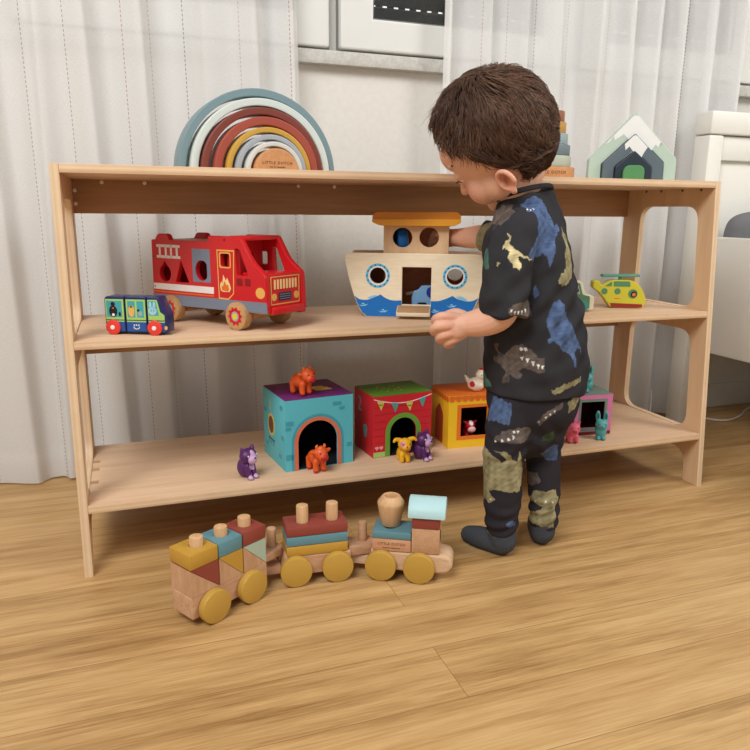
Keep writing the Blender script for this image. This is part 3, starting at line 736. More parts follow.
s = MB(); s.plate(hull, [door, pt1, pt2], 0, .010, HULL, .001)
def F(ol, mat, holes=(), e=.0004): s.plate(ol, holes, -e, .002, mat)
for c in (.0207, .1573):
    F(circ(c, .0733, .0215, 40), SKY, [circ(c, .0733, .0170, 40)]); F(circ(c, .0733, .0170, 40), WHT, [circ(c, .0733, .0144, 32)])
    for k in range(14):
        a = 2 * PI * k / 14; F(circ(c + .0192 * math.cos(a), .0733 + .0192 * math.sin(a), .0013, 8), DB, e=.0006)
# the sea: crested waves left and right of the door
def leftx(z): 
    for (xa, za), (xb, zb) in zip(le[:-1], le[1:]):
        if za <= z <= zb: return xa + (xb - xa) * (z - za) / max(zb - za, 1e-6)
    return le[0][0]
def crest(pts): return [tuple(p) for p in catmull(pts, 5)]
lw = crest([(leftx(.037) + .0012, .037), (-.012, .0310), (.002, .0300), (.014, .0345), (.026, .0400)])[:-1] + crest([(.026, .0400), (.034, .0345), (.046, .0300), (.0635, .0300)])
F(lw + [(.0635, .0010), (.0010, .0010)] + [(leftx(z) + .0012, z) for z in (.008, .016, .024, .031)], SEA)
rwv = [(.1160, .0300)] + crest([(.116, .0300), (.130, .0305), (.142, .0345), (.154, .0400)])[:-1] + crest([(.154, .0400), (.163, .0345), (.178, .0310), (.190, .0320), (mir((leftx(.037), 0))[0] - .0012, .037)])
F(rwv + [(mir((leftx(z), 0))[0] - .0012, z) for z in (.031, .024, .016, .008)] + [(.177, .0010), (.1160, .0010)], SEA)
for pts in ([(.002, .0335), (.010, .0375), (.019, .0385), (.015, .0350), (.008, .0320)], [(.160, .0385), (.170, .0390), (.180, .0330), (.172, .0320), (.165, .0345)]):
    F(crest(pts + [pts[0]])[:-1], FOAM)
for (x, z) in ((-.006, .0225), (.030, .0120), (.122, .0135), (.152, .0235)):
    F([(x - .010, z), (x - .005, z - .0022), (x + .001, z - .0020), (x + .0045, z - .0008), (x + .010, z), (x + .005, z - .0034), (x - .003, z - .0040)], FOAM, e=.0006)
    F([(x - .003, z + .0002), (x + .001, z + .0022), (x + .004, z), (x + .001, z - .001)], FOAM, e=.0006)
s.build('hull_front', bt)
s = MB(); s.plate(hull, [pt2], .090, .100, HULL, .001); s.plate([(.000, .013), (.178, .013), (.205, .060), (.210, .098), (-.032, .098), (-.027, .060)], [circ(.1573, .0733, .0150, 32)], .0885, .0899, BRN); s.build('hull_back', bt)
MB().box(.004, .174, .010, .090, .004, .012, BRN, .0006).build('bottom_board', bt)
s = MB()
for f_ in (lambda p: p, mir):
    pts = [f_(p) for p in [(.0, .012), (-.0165, .033), (-.0275, .062), (-.0335, .090), (-.0340, .106)]]
    inn = [(p[0] + (.008 if f_((0, 0))[0] == 0 else -.008), p[1]) for p in pts]
    s.plate(pts + inn[::-1], [], .010, .090, BRN, .0004); s.build('end_board', bt); s = MB()
MB().box(-.026, .204, .010, .090, .098, .105, BRN, .0006).build('deck', bt)
s = MB(); s.plate(rrect(.029, .1444, .105, .1615, .001), [circ(.0625, .1397, .0172, 32), circ(.1097, .1405, .0172, 32)], .014, .022, CABW, .0006); s.build('cabin_front', bt)
s = MB(); s.plate(rrect(.029, .1444, .105, .1615, .001), [], .078, .086, CABW, .0006); s.box(.0375, .144, .0765, .0779, .1055, .1605, BRN); s.build('cabin_back', bt)
MB().box(.029, .037, .0225, .0775, .105, .1612, CABW, .0006).build('cabin_end', bt)
s = MB(); s.plate(roundpoly([(.0235, .1605), (.151, .1605), (.164, .170), (.164, .178), (.158, .1845), (.017, .1845), (.010, .178), (.010, .170)], [.004, .004, .006, .003, .003, .003, .003, .006], 6), [], .002, .098, ROOF, .0015)
s.plate(roundpoly([(.0225, .1603), (.1525, .1603), (.1645, .1665), (.1645, .1718), (.0095, .1718), (.0095, .1665)], [.010, .010, .006, .0015, .0015, .006], 6), [], -.0005, .1005, ROOF2, .001); s.build('roof', bt)
s = MB(); RM = T(.0860, 0, .0215) @ rot(.27); s.box(-.0295, .0295, -.034, -.0004, -.0070, 0, HULL, .001, RM); s.box(-.0285, .0285, -.0330, -.0010, -.001, .0002, RAMP, 0, RM); s.build('ramp_door', bt)

# toys inside the boat
eb = (.4801, .1463, ZM); ea = math.radians(-25.4)
def inboat(x, y, z): return (eb[0] + x * math.cos(ea) - y * math.sin(ea), eb[1] + x * math.sin(ea) + y * math.cos(ea), eb[2] + z)
LBL = paint('elephant_blue', (118, 164, 206), .45); DBL = paint('elephant_ear', (24, 44, 140), .45)
el = thing('toy_elephant', 'pale blue wooden elephant standing in the boat doorway', 'toy animal', inboat(.103, .040, .0125), ea)
s = MB(); s.plate(roundpoly([(-.022, 0), (-.014, 0), (-.011, .010), (.004, .010), (.006, 0), (.016, 0), (.020, .020), (.020, .034), (.012, .042), (-.006, .041), (-.012, .033), (-.020, .031), (-.0235, .018)], .003), [], -.008, .008, LBL, .0015); s.build('body', el)
s = MB(); s.plate(circ(.012, .030, .0085, 20, .0095), [], -.0105, -.0082, DBL, .0006); s.build('ear', el)
BEI = paint('peg_beige', (186, 160, 138), .5)
s = MB(); s.tube([(0, 0, 0), (.022, 0, .0045), (.040, 0, .0110)], .0032, BEI, 10); o = s.build('toy_giraffe_neck', None, 'beige wooden stick lying behind the elephant in the boat'); o['category'] = 'toy stick'
o.name = 'wooden_stick'; o.location = inboat(.070, .058, .0355); o.rotation_euler = (0, 0, ea)
s = MB(); s.plate(roundpoly([(-.008, 0), (.008, 0), (.007, .030), (.011, .040), (.004, .050), (-.006, .044), (-.007, .030)], .004), [], -.006, .006, BEI, .0015)
o = s.build('wooden_figure', None, 'beige wooden animal seen through the left porthole of the boat', category='toy animal'); o.location = inboat(.034, .050, .0363); o.rotation_euler = (0, 0, ea)
MB_ = MB().box(.012, .058, .038, .062, .0122, .036, BRN, .001); o = MB_.build('wooden_block', None, 'brown wooden block inside the boat under the beige animal', category='toy block'); o.location = eb; o.rotation_euler = (0, 0, ea)
s = MB(); s.disc(.0255, .018, SEA, .003, rot(0, PI / 2, 0), 32)
s.disc(.0215, .002, BEI, .0008, T(.0178, 0, 0) @ rot(0, PI / 2, 0), 28)
o = s.build('blue_roller', None, 'blue wooden roller inside the boat cabin behind the left round window', category='toy animal'); o.location = inboat(.0480, .0495, .1395 - .0165 + .0022 - .0005 + .013); o.rotation_euler = (0, 0, ea + .25)
o.location.z = ZM + .105 + .0257

# ------------------------------------------------------------------ helicopter and small car
HY = paint('heli_yellow', (204, 194, 54), .45); HG = paint('heli_green', (84, 138, 98), .45); HR = paint('heli_red', (150, 40, 36), .5); HT = paint('heli_rotor', (88, 150, 132), .45); HE = paint('heli_edge', (226, 214, 90), .5)
hc = thing('toy_helicopter', 'small yellow wooden toy helicopter with green rotor on the middle shelf', 'toy helicopter', (.9822, .1190, ZM), math.radians(-22.5))
ol = roundpoly([(.004, .0012), (.066, .0012), (.0725, .010), (.0700, .026), (.058, .046), (.042, .0555), (.002, .0555), (-.016, .0445), (-.022, .054), (-.033, .054), (-.0335, .040), (-.020, .031), (-.010, .020)], [.003, .004, .006, .01, .008, .006, .008, .004, .003, .003, .005, .004, .004])
s = MB(); s.plate(ol, [], 0, .026, HY, .0015)
for y0, y1 in ((-.0004, .001), (.025, .0264)):
    P = lambda o_, mt_, h=(), e=0: s.plate(o_, h, y0 - e, y1 + e, mt_)
    P([(.005, .0022), (.0655, .0022), (.0655, .0085), (.002, .0105)], HR)
    P(roundpoly([(-.010, .0435), (.003, .0435), (.003, .0535)], .001), HG); P(roundpoly([(.0065, .0430), (.040, .0430), (.0375, .0535), (.0065, .0535)], .002), HG)
    for cxx in (-.0105, .0150): P(circ(cxx, .0335, .0062, 20), HG, [], 0)
    P(circ(.0455, .0290, .0092, 24), HG); P(circ(.0470, .0280, .0062, 20), BLK, e=.0002); P(circ(.0475, .0275, .0036, 14), ORNG, e=.0004)
    P(rrect(.010, .021, .0185, .0205, .0004, 1), ORNG)
s.build('body', hc)
MB().tube([(.0215, .013, .0553), (.0215, .013, .063)], .0035, HG, 12).build('rotor_mast', hc)
s = MB(); s.box(-.0385, .0385, -.007, .007, 0, .0055, HT, .0015); ro = s.build('rotor_blade', hc); ro.location = (.0215, .013, .0612); ro.rotation_euler = (0, 0, math.radians(8))
for x in (.020, .054):
    for y in (-.0025, .0285):
        MB().disc(.0052, .003, HR, .001, T(x, y + (.0015 if y < 0 else .0045 - .003), .0052) @ rot(PI / 2), 16) 
CG = paint('car_green', (92, 132, 96), .45); CW = paint('car_cream', (226, 220, 188), .5); CT = paint('car_wheel_teal', (60, 140, 128), .45)
cr_ = thing('toy_car', 'small green and cream wooden toy car behind the child on the middle shelf', 'toy car', (.885, .092, ZM), math.radians(-25))
s = MB(); s.plate(roundpoly([(-.052, .004), (.034, .004), (.034, .030), (.018, .033), (.010, .058), (-.030, .058), (-.038, .034), (-.052, .030)], [.003, .004, .005, .003, .005, .006, .004, .004]), [], 0, .028, CW, .0015)
for y0, y1 in ((-.0004, .001), (.027, .0284)):
    P = lambda o_, mt_, h=(), e=0: s.plate(o_, h, y0 - e, y1 + e, mt_)
    P(roundpoly([(-.050, .006), (.026, .006), (.026, .030), (.012, .033), (.0055, .055), (-.028, .055), (-.036, .032), (-.050, .028)], .003), CG)
    P(roundpoly([(-.006, .034), (.008, .034), (.003, .051), (-.006, .051)], .002), GRYB, e=.0003); P(roundpoly([(-.030, .034), (-.010, .034), (-.010, .051), (-.025, .051)], .002), GRYB, e=.0003)
    P(circ(.000, .041, .0045, 16), BLK, e=.0005); P(circ(.001, .042, .0012, 8), WHT, e=.0007)
s.build('body', cr_)
for x in (-.034, .012):
    for y, r_ in ((0, PI / 2), (.028, -PI / 2)):
        s = MB(); s.disc(.0115, .005, CT, .002, T(x, y, .0115) @ rot(r_), 28); wh = s.build('wheel', cr_); s = MB(); s.disc(.0022, .0015, WHT, .0005, T(x, y + (-.0045 if y == 0 else .0045), .0115) @ rot(r_), 12); s.build('hub', wh)

# ------------------------------------------------------------------ nesting boxes on the low board
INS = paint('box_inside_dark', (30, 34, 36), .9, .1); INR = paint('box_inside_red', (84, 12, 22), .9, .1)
def boxroom(name, label, loc, rz, S, H, side, top, hole, inside, decals, rim=None, Dp=None):
    Dp = Dp or S
    t = thing(name, label, 'toy box', loc, rz)
    s = MB(); th = .0025
    s.plate(rrect(0, S, 0, H, .0006, 1), [hole], 0, th, side, .0004)
    s.box(0, S, Dp - th, Dp, 0, H, side, .0004); s.box(0, th, th, Dp - th, 0, H, side, .0004); s.box(S - th, S, th, Dp - th, 0, H, side, .0004)
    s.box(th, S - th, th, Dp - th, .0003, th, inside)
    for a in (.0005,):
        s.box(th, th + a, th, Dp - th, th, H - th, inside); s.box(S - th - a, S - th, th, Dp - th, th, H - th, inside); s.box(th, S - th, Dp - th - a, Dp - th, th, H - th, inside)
    decals(s, S, H)
    s.build('walls', t)
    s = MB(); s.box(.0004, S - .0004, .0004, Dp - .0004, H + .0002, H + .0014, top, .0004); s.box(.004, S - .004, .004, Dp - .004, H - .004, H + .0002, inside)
    if rim: rim(s, S, H)
    s.build('lid', t); return t
def archp(x0, x1, ztop, zb=-.0002, n=16):
    r = (x1 - x0) / 2; c = (x0 + x1) / 2
    return [(x0, zb), (x1, zb)] + [(c + r * math.cos(PI * k / n), ztop - r + r * math.sin(PI * k / n)) for k in range(n + 1)]
AQ = paint('box_aqua', (94, 190, 204), .5, .3, .03); AQD = paint('box_aqua_dark', (66, 160, 176), .5); PURP = paint('box_purple', (112, 42, 110), .5); SALM = paint('box_salmon', (224, 116, 84), .5)
GLD2 = paint('box_gold', (222, 196, 92), .5)
def dec_blue(s, S, H):
    f = lambda ol, m_, h=(), e=.0003: s.plate(ol, h, -e, .001, m_)
    g = lambda ol, m_, h=(), e=.0003: s.plate(ol, h, -e, .001, m_, 0, 'x')
    def band(a0, b0, t0, a1, b1, t1, m_, e): f([(a0, .0004), (a1, .0004)] + archp(a1, b1, t1, .0004)[2:][::-1] + [(b1, .0004), (b0, .0004)] + archp(a0, b0, t0, .0004)[2:], m_, (), e)
    band(.0110, .1060, .0960, .0155, .1015, .0910, AQD, .0003); band(.0160, .1010, .0905, .0225, .0945, .0845, SALM, .0006)
    for x, z, w_, h_ in ((.086, .1065, .016, .007), (.098, .098, .010, .006), (.001, .080, .014, .008), (.0005, .072, .010, .006), (.001, .020, .013, .010), (.112, .030, .010, .008)):
        f(rrect(x, x + w_, z, z + h_, .001, 2), AQD)
    # left face: numeral, round window, bricks
    s.text('1', .030, GLD2, Matrix(((0, 0, -1, -.0002), (-1, 0, 0, .078), (0, 1, 0, .098), (0, 0, 0, 1))), .0002)
    g(circ(.074, .064, .018, 28, .020), GLD2); g(circ(.074, .064, .0135, 28, .0155), paint('box_brown', (110, 66, 44), .6), (), .0005)
    g(rrect(.056, .090, .036, .039, .001, 1), paint('box_line', (40, 84, 96), .6)); 
    for y in (.060, .072, .084): g(rrect(y, y + .002, .028, .037, .0003, 1), paint('box_line', (40, 84, 96), .6))
    for y, z in ((.108, .080), (.016, .052), (.100, .020), (.030, .016), (.020, .104)): g(rrect(y - .009, y + .005, z, z + .008, .001, 2), AQD)
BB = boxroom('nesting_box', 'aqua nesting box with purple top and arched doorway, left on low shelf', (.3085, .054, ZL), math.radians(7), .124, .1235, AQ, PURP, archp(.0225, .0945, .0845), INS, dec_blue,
             lambda s, S, H: [s.box(.070 + dx, .100 + dx, .052 + dy, .060 + dy, H + .0012, H + .0017, GLD2) for dx, dy in ((0, 0), (-.006, .010), (.002, -.010))], .117)
RD2 = paint('box_red', (206, 40, 50), .5, .3, .03); RDD = paint('box_red_line', (160, 26, 38), .5); GRN = paint('box_green_top', (88, 132, 44), .5); GR2 = paint('box_green_arch', (106, 164, 62), .5); LGR = paint('box_light_green', (168, 206, 118), .5)
def dec_red(s, S, H):
    f = lambda ol, m_, h=(), e=.0003: s.plate(ol, h, -e, .001, m_)
    for k in range(1, 8):
        for xa, xb in (((.001, .0242), (.0948, S - .001)) if k * .0132 < .079 else ((.001, S - .001),)): f(rrect(xa, xb, k * .0132, k * .0132 + .0007, .0001, 1), RDD, [])
    for xa, xb in ((.0008, .0235), (.0955, S - .0008)): f([(xa, .0008), (xb, .0008), (xb, .0100), (xa, .0100)], LGR, (), .0004)
    f([(.0240, .0005)] + [p for p in archp(.0330, .0860, .0700, .0005)[:1]] + archp(.0330, .0860, .0700, .0005)[2:][::-1] + [(.0860, .0005), (.0950, .0005)] + archp(.0240, .0950, .0785, .0005)[2:], GR2, (), .0006)
    sag = lambda x: .1085 - .0110 * math.sin(PI * x / S)
    xs_ = np.linspace(.001, S - .001, 16)
    f([(x, sag(x) + .0007) for x in xs_] + [(x, sag(x) - .0007) for x in xs_[::-1]], WHT, (), .0006)
    for k, x in enumerate((.014, .042, .071, .097)):
        f([(x - .0075, sag(x - .0075)), (x + .0075, sag(x + .0075)), (x + .001, sag(x) - .0175)], (GLD2, AQD)[k % 2], (), .0006)
        f([(x - .004, sag(x) - .0055), (x + .004, sag(x) - .0055), (x + .0035, sag(x) - .0085), (x - .0035, sag(x) - .0085)], GR2, (), .0008)
    for x in (.006, .0145):
        f(circ(x, .0185, .0022, 10), paint('box_pink', (238, 170, 176), .5), (), .0006); f(circ(x + .003, .0185, .0022, 10), paint('box_pink', (238, 170, 176), .5), (), .0006)
        f([(x - .0015, .0175), (x + .0045, .0175), (x + .0015, .0135)], paint('box_pink', (238, 170, 176), .5), (), .0006)
    g = lambda ol, m_, h=(), e=.0003: s.plate(ol, h, -e, .001, m_, 0, 'x')
    s.text('2', .040, paint('box_teal_mark', (110, 150, 146), .6), Matrix(((0, 0, -1, -.0002), (-1, 0, 0, .062), (0, 1, 0, .086), (0, 0, 0, 1))), .0002)
    g(roundpoly([(.030, .030), (.040, .030), (.046, .050), (.034, .056), (.026, .048)], .004), paint('box_teal_mark', (110, 150, 146), .6))
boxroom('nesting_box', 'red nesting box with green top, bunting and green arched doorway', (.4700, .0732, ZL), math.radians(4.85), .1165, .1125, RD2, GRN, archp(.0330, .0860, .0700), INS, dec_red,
        lambda s, S, H: [s.disc(.0016, .0004, GLD2, .0001, T(.05 + .02 * math.cos(k * 2.3), .045 + .02 * math.sin(k * 1.7), H + .0013), 8) for k in range(12)], .086)
YE2 = paint('box_yellow', (236, 190, 40), .5, .3, .03); OR2 = paint('box_orange_top', (214, 106, 36), .5); OR3 = paint('box_orange_frame', (228, 116, 36), .5)
def dec_yel(s, S, H):
    f = lambda ol, m_, h=(), e=.0003: s.plate(ol, h, -e, .001, m_)
    f([(.0172, .0155), (.0845, .0155), (.0845, .0835), (.0172, .0835)], OR3, [[(.0248, .0220), (.0770, .0220), (.0770, .0775), (.0248, .0775)]])
    g = lambda ol, m_, h=(), e=.0003: s.plate(ol, h, -e, .001, m_, 0, 'x')
    for k in range(8):
        f(circ(.0065 + k * .0127, H - .006, .0062, 16), OR3, (), .0004); f(circ(.0065 + k * .0127, H - .006, .0030, 12), OR2, (), .0006)
        if k < 7: g(circ(.0065 + k * .0127, H - .006, .0062, 16), OR3, (), .0004)
    f(rrect(.0006, S - .0006, H - .006, H - .0004, .0002, 1), OR2, (), .0005)
    g(roundpoly([(.026, .003), (.066, .003), (.066, .060), (.046, .078), (.026, .060)], .006), paint('box_rust', (170, 74, 32), .6))
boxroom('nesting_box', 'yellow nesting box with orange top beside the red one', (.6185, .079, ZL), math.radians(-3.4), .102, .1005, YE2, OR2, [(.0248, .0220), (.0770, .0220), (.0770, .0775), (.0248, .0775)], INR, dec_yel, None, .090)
PK2 = paint('box_pink_wall', (214, 122, 168), .5, .3, .03); SGE = paint('box_sage', (112, 136, 124), .5); MAR = paint('box_maroon', (120, 32, 40), .5)
def dec_pink(s, S, H):
    f = lambda ol, m_, h=(), e=.0003: s.plate(ol, h, -e, .001, m_)
    f([(.0085, .0085), (.0690, .0085), (.0690, .0735), (.0085, .0735)], SGE, [[(.0130, .0150), (.0635, .0150), (.0635, .0680), (.0130, .0680)]])
    f(rrect(.0006, S - .0006, .0006, .0070, .0002, 1), MAR, (), .0004); s.box(-.0003, .001, .001, S - .001, .0006, .0070, MAR); s.box(-.0003, .0008, .002, S - .001, .008, H - .002, MAR)
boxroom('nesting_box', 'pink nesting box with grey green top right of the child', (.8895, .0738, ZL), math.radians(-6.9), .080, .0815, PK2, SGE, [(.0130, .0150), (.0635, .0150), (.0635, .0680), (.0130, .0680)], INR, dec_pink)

# ------------------------------------------------------------------ rubber animals
def inside(V, c, r, R=None):
    d = V - np.array(c)
    if R is not None: d = d @ np.array(R.to_3x3())
    return ((d / np.array(r)) ** 2).sum(1) < 1
RUB = vcol('rubber_painted', .42, .45)
def figure(name, shapes, paints, base, label, loc, rz, group=None, voxel=.0009, sc=1.0, rough=None):
    s = MB()
    for sh in shapes:
        if sh[0] == 'e': s.ell(sh[1], sh[2], RUB, None, sh[3] if len(sh) > 3 else None)
        else: s.tube(sh[1], sh[2], RUB, 12, smooth=4)
    me, V = remesh(s, voxel, 3)
    Cc = np.tile(lc(*base), (len(V), 1))
    for p in paints:
        k = inside(V, p[0], p[1], p[3] if len(p) > 3 else None); Cc[k] = lc(*p[2])
    setcol(me, Cc)
    me.materials.clear(); me.materials.append(RUB)
    for p in me.polygons: p.use_smooth = True
    me.name = name
    zmin = V[:, 2].min()
    o = link(name, me, None, label, category='toy animal')
    o.location = (loc[0], loc[1], loc[2] - zmin * sc + .0001); o.rotation_euler = (0, 0, rz); o.scale = (sc,) * 3
    if group: o['group'] = group
    return o
def eyes(o, pts, r, mat, nm='eye'):
    for p in pts: MB().ell(p, (r, r, r), mat, u=10, v=8).build(nm, o)
LIL = (206, 166, 208); DPU = (84, 34, 96)
EYE = paint('animal_eye_black', (22, 16, 22), .3, .5); EYW = paint('animal_eye_white', (240, 236, 238), .3)
cat_sh = [('e', (0, .005, .0155), (.0125, .0125, .0165)), ('e', (0, -.003, .0355), (.0148, .0125, .0122)), ('e', (0, -.0125, .0315), (.0088, .0065, .0075)),
          ('t', [(-.0085, -.001, .042), (-.0105, -.001, .0475), (-.0115, -.001, .0505)], [.005, .0035, .0014]), ('t', [(.0085, -.001, .042), (.0105, -.001, .0475), (.0115, -.001, .0505)], [.005, .0035, .0014]),
          ('t', [(-.005, -.006, .020), (-.0055, -.009, .010), (-.0055, -.0105, .003)], [.0048, .0042, .0038]), ('t', [(.005, -.006, .020), (.0055, -.009, .010), (.0055, -.0105, .003)], [.0048, .0042, .0038]),
          ('e', (-.0055, -.013, .0028), (.0042, .005, .0030)), ('e', (.0055, -.013, .0028), (.0042, .005, .0030)), ('t', [(.006, .015, .006), (.0105, .016, .014), (.0095, .0145, .022)], [.0028, .0026, .002])]
cat_pt = [((0, -.016, .0325), (.0098, .0085, .0095), LIL), ((0, -.0145, .040), (.0042, .008, .009), LIL), ((0, -.0105, .0195), (.005, .006, .0068), LIL), ((-.0055, -.0155, .003), (.005, .006, .005), LIL), ((.0055, -.0155, .003), (.005, .006, .005), LIL), ((.0105, .0155, .018), (.004, .004, .008), (190, 150, 192))]
def cat(label, loc, rz):
    o = figure('cat_figurine', cat_sh, cat_pt, DPU, label, loc, rz, 'purple cat figurines', sc=1.05)
    MB().ell((0, -.0190, .0352), (.0018, .0012, .0014), EYE, u=10, v=8).build('nose', o); eyes(o, [(-.0085, -.0125, .0385), (.0085, -.0125, .0385)], .0013, EYW)
cat('purple cat figurine alone on the low shelf, left of the aqua box', (.2435, .052, ZL), math.radians(34))
cat('purple cat figurine beside the yellow dog at the red box', (.5520, .043, ZL), math.radians(30))
ORA = (226, 92, 34); HOOF = (196, 42, 30)
bull_sh = [('e', (0, .007, .021), (.0115, .0165, .0115)), ('e', (0, -.010, .0315), (.0110, .0098, .0105)), ('e', (0, -.0185, .0275), (.0078, .0066, .0066)), ('t', [(0, 0, .026), (0, -.006, .030)], [.009, .009]),
           ('t', [(-.0105, -.008, .034), (-.0165, -.008, .0355)], [.0042, .0026]), ('t', [(.0105, -.008, .034), (.0165, -.008, .0355)], [.0042, .0026]),
           ('t', [(-.006, -.008, .039), (-.0075, -.0085, .0435), (-.006, -.009, .046)], [.003, .0024, .0012]), ('t', [(.006, -.008, .039), (.0075, -.0085, .0435), (.006, -.009, .046)], [.003, .0024, .0012]), ('e', (0, -.010, .0415), (.0045, .0045, .0028))]
for sx in (-.0065, .0065):
    for sy in (-.0045, .0165): bull_sh.append(('t', [(sx, sy, .018), (sx * 1.05, sy, .010), (sx * 1.1, sy - .001, .003)], [.0056, .005, .0046]))
bull_pt = [((0, -.0225, .0270), (.0075, .006, .006), HOOF)] + [((sx * 1.1, sy, .001), (.0065, .0065, .0042), HOOF) for sx in (-.0065, .0065) for sy in (-.0045, .0165)]
bull_pt += [((-.0068, -.0085, .0455), (.003, .003, .0036), (236, 120, 60)), ((.0068, -.0085, .0455), (.003, .003, .0036), (236, 120, 60))]
def bull(label, loc, rz, sc=1.0):
    o = figure('cow_figurine', bull_sh, bull_pt, ORA, label, loc, rz, 'orange cow figurines', sc=sc)
    eyes(o, [(-.0060, -.0188, .0345), (.0060, -.0188, .0345)], .0011, EYE)
bull('orange cow figurine standing on top of the aqua box', (.3470, .082, ZL + .1235 + .0015), math.radians(30), 1.08)
bull('orange cow figurine in the doorway of the aqua box', (.3610, .043, ZL), math.radians(16), 1.06)
YLW = (236, 178, 34)
dog_sh = [('e', (0, .005, .016), (.0105, .0130, .0125)), ('e', (0, -.005, .0335), (.0125, .0115, .0112)), ('e', (0, -.014, .0300), (.0082, .0060, .0062)), ('t', [(0, 0, .022), (0, -.004, .028)], [.008, .008]),
          ('t', [(-.009, -.003, .041), (-.0165, -.004, .0425), (-.0205, -.006, .0395)], [.0042, .0036, .0022]), ('t', [(.009, -.003, .041), (.0165, -.004, .0425), (.0205, -.006, .0395)], [.0042, .0036, .0022])]
for sx in (-.0055, .0055):
    for sy in (-.0055, .0115): dog_sh.append(('t', [(sx, sy, .014), (sx, sy - .001, .004)], [.0048, .0044]))
dg = figure('dog_figurine', dog_sh, [((-.0065, -.0130, .0365), (.0046, .006, .0048), (214, 128, 150)), ((0, -.0200, .0325), (.0022, .0030, .0019), (196, 56, 60))], YLW, 'yellow dog figurine with pink eye patch before the red box', (.5170, .043, ZL), math.radians(-4))
eyes(dg, [(.0062, -.0152, .0365), (-.0062, -.0156, .0365)], .001, EYE)
MB().tube([(-.006, -.0185, .0265), (0, -.0198, .0255), (.006, -.0185, .0265)], .0006, paint('animal_mouth_red', (196, 56, 60), .5), 8, smooth=4).build('mouth', dg)
CRM = (238, 226, 206)
hen_sh = [('e', (0, .003, .0145), (.0120, .0165, .0135)), ('e', (0, -.007, .0335), (.0098, .0098, .0102)), ('t', [(0, -.002, .018), (0, -.006, .030)], [.010, .008]), ('t', [(0, .014, .016), (0, .022, .024), (0, .0255, .0285)], [.006, .0036, .0018]),
          ('t', [(0, -.0035, .042), (0, -.006, .0455)], [.0026, .0026]), ('t', [(0, -.0085, .0425), (0, -.0095, .0465)], [.0026, .0024]), ('t', [(0, -.014, .0325), (0, -.0185, .0315)], [.0030, .0012])]
hn = figure('hen_figurine', hen_sh, [((0, -.007, .0465), (.004, .008, .0042), (196, 30, 34)), ((-.012, .005, .0165), (.006, .0058, .0058), (200, 26, 40)), ((.012, .005, .0165), (.006, .0058, .0058), (200, 26, 40)), ((0, -.018, .031), (.004, .0038, .0042), (204, 44, 54))], CRM,
            'cream hen figurine with red comb on the yellow box', (.6830, .095, ZL + .1005 + .0015), math.radians(38))
eyes(hn, [(-.0085, -.0125, .0355), (.0085, -.0125, .0355)], .0010, EYE)
cow_sh = [('e', (0, .006, .016), (.0105, .0130, .0135)), ('e', (0, -.006, .0315), (.0105, .0098, .0108)), ('e', (0, -.0135, .0265), (.0088, .0064, .0068)), ('t', [(0, 0, .020), (0, -.004, .028)], [.008, .008]),
          ('t', [(-.0085, -.005, .0375), (-.0125, -.006, .0405)], [.0034, .002]), ('t', [(.0085, -.005, .0375), (.0125, -.006, .0405)], [.0034, .002])]
for sx in (-.0055, .0055):
    for sy in (-.0045, .0125): cow_sh.append(('t', [(sx, sy, .012), (sx, sy - .001, .004)], [.0048, .0044]))
hs = figure('horse_figurine', cow_sh, [((0, -.0195, .0258), (.0092, .0078, .0075), (238, 176, 176)), ((0, -.0125, .0400), (.0042, .006, .0065), (240, 230, 222))], (190, 22, 32), 'red horse figurine with pink muzzle inside the yellow box', (.6740, .105, ZL + .0028), math.radians(-4))
eyes(hs, [(-.0058, -.0150, .0335), (.0058, -.0150, .0335)], .001, EYE)
TRQ = (84, 166, 166); DTQ = (30, 98, 102)
rab_sh = [('e', (0, .003, .0155), (.0115, .0115, .0150)), ('e', (0, -.002, .0300), (.0122, .0108, .0105)), ('t', [(-.0065, 0, .036), (-.0078, 0, .048), (-.0078, 0, .0545)], [.0042, .0048, .0032]), ('t', [(.0065, 0, .036), (.0078, 0, .048), (.0078, 0, .0545)], [.0042, .0048, .0032]),
          ('e', (-.005, -.0085, .0032), (.0046, .0062, .0034)), ('e', (.005, -.0085, .0032), (.0046, .0062, .0034)), ('e', (0, -.0105, .0275), (.0062, .0042, .0048))]
rab_pt = [((-.0078, -.0048, .0480), (.0024, .0026, .0062), DTQ), ((.0078, -.0048, .0480), (.0024, .0026, .0062), DTQ), ((0, -.0150, .0285), (.0022, .0022, .0019), DTQ)]
def rabbit(label, loc, rz, sc):
    o = figure('rabbit_figurine', rab_sh, rab_pt, TRQ, label, loc, rz, 'turquoise rabbit figurines', sc=sc)
    eyes(o, [(-.0068, -.0112, .0325), (.0068, -.0112, .0325)], .0009, EYE)
rabbit('turquoise rabbit figurine standing in front of the pink box', (.9300, .043, ZL), math.radians(-30), .98)
rabbit('turquoise rabbit figurine sitting on top of the pink box', (.9280, .095, ZL + .0815 + .0015), math.radians(-62), .95)
pig_sh = [('e', (0, .005, .0150), (.0115, .0145, .0125)), ('e', (0, -.005, .0285), (.0125, .0115, .0112)), ('e', (0, -.0150, .0255), (.0058, .0036, .0048)), ('t', [(-.008, -.003, .036), (-.0105, -.005, .0415)], [.0042, .0018]), ('t', [(.008, -.003, .036), (.0105, -.005, .0415)], [.0042, .0018]), ('t', [(0, 0, .018), (0, -.003, .026)], [.010, .010])]
for sx in (-.006, .006):
    for sy in (-.005, .012): pig_sh.append(('t', [(sx, sy, .012), (sx, sy - .001, .0035)], [.005, .0046]))
pg = figure('pig_figurine', pig_sh, [((0, -.0195, .0255), (.005, .0035, .004), (196, 60, 90))] + [((sx, sy, .001), (.0065, .0065, .0040), (206, 60, 90)) for sx in (-.006, .006) for sy in (-.006, .011)], (230, 104, 128), 'pink pig figurine left of the rabbit by the pink box', (.8640, .041, ZL), math.radians(-20))
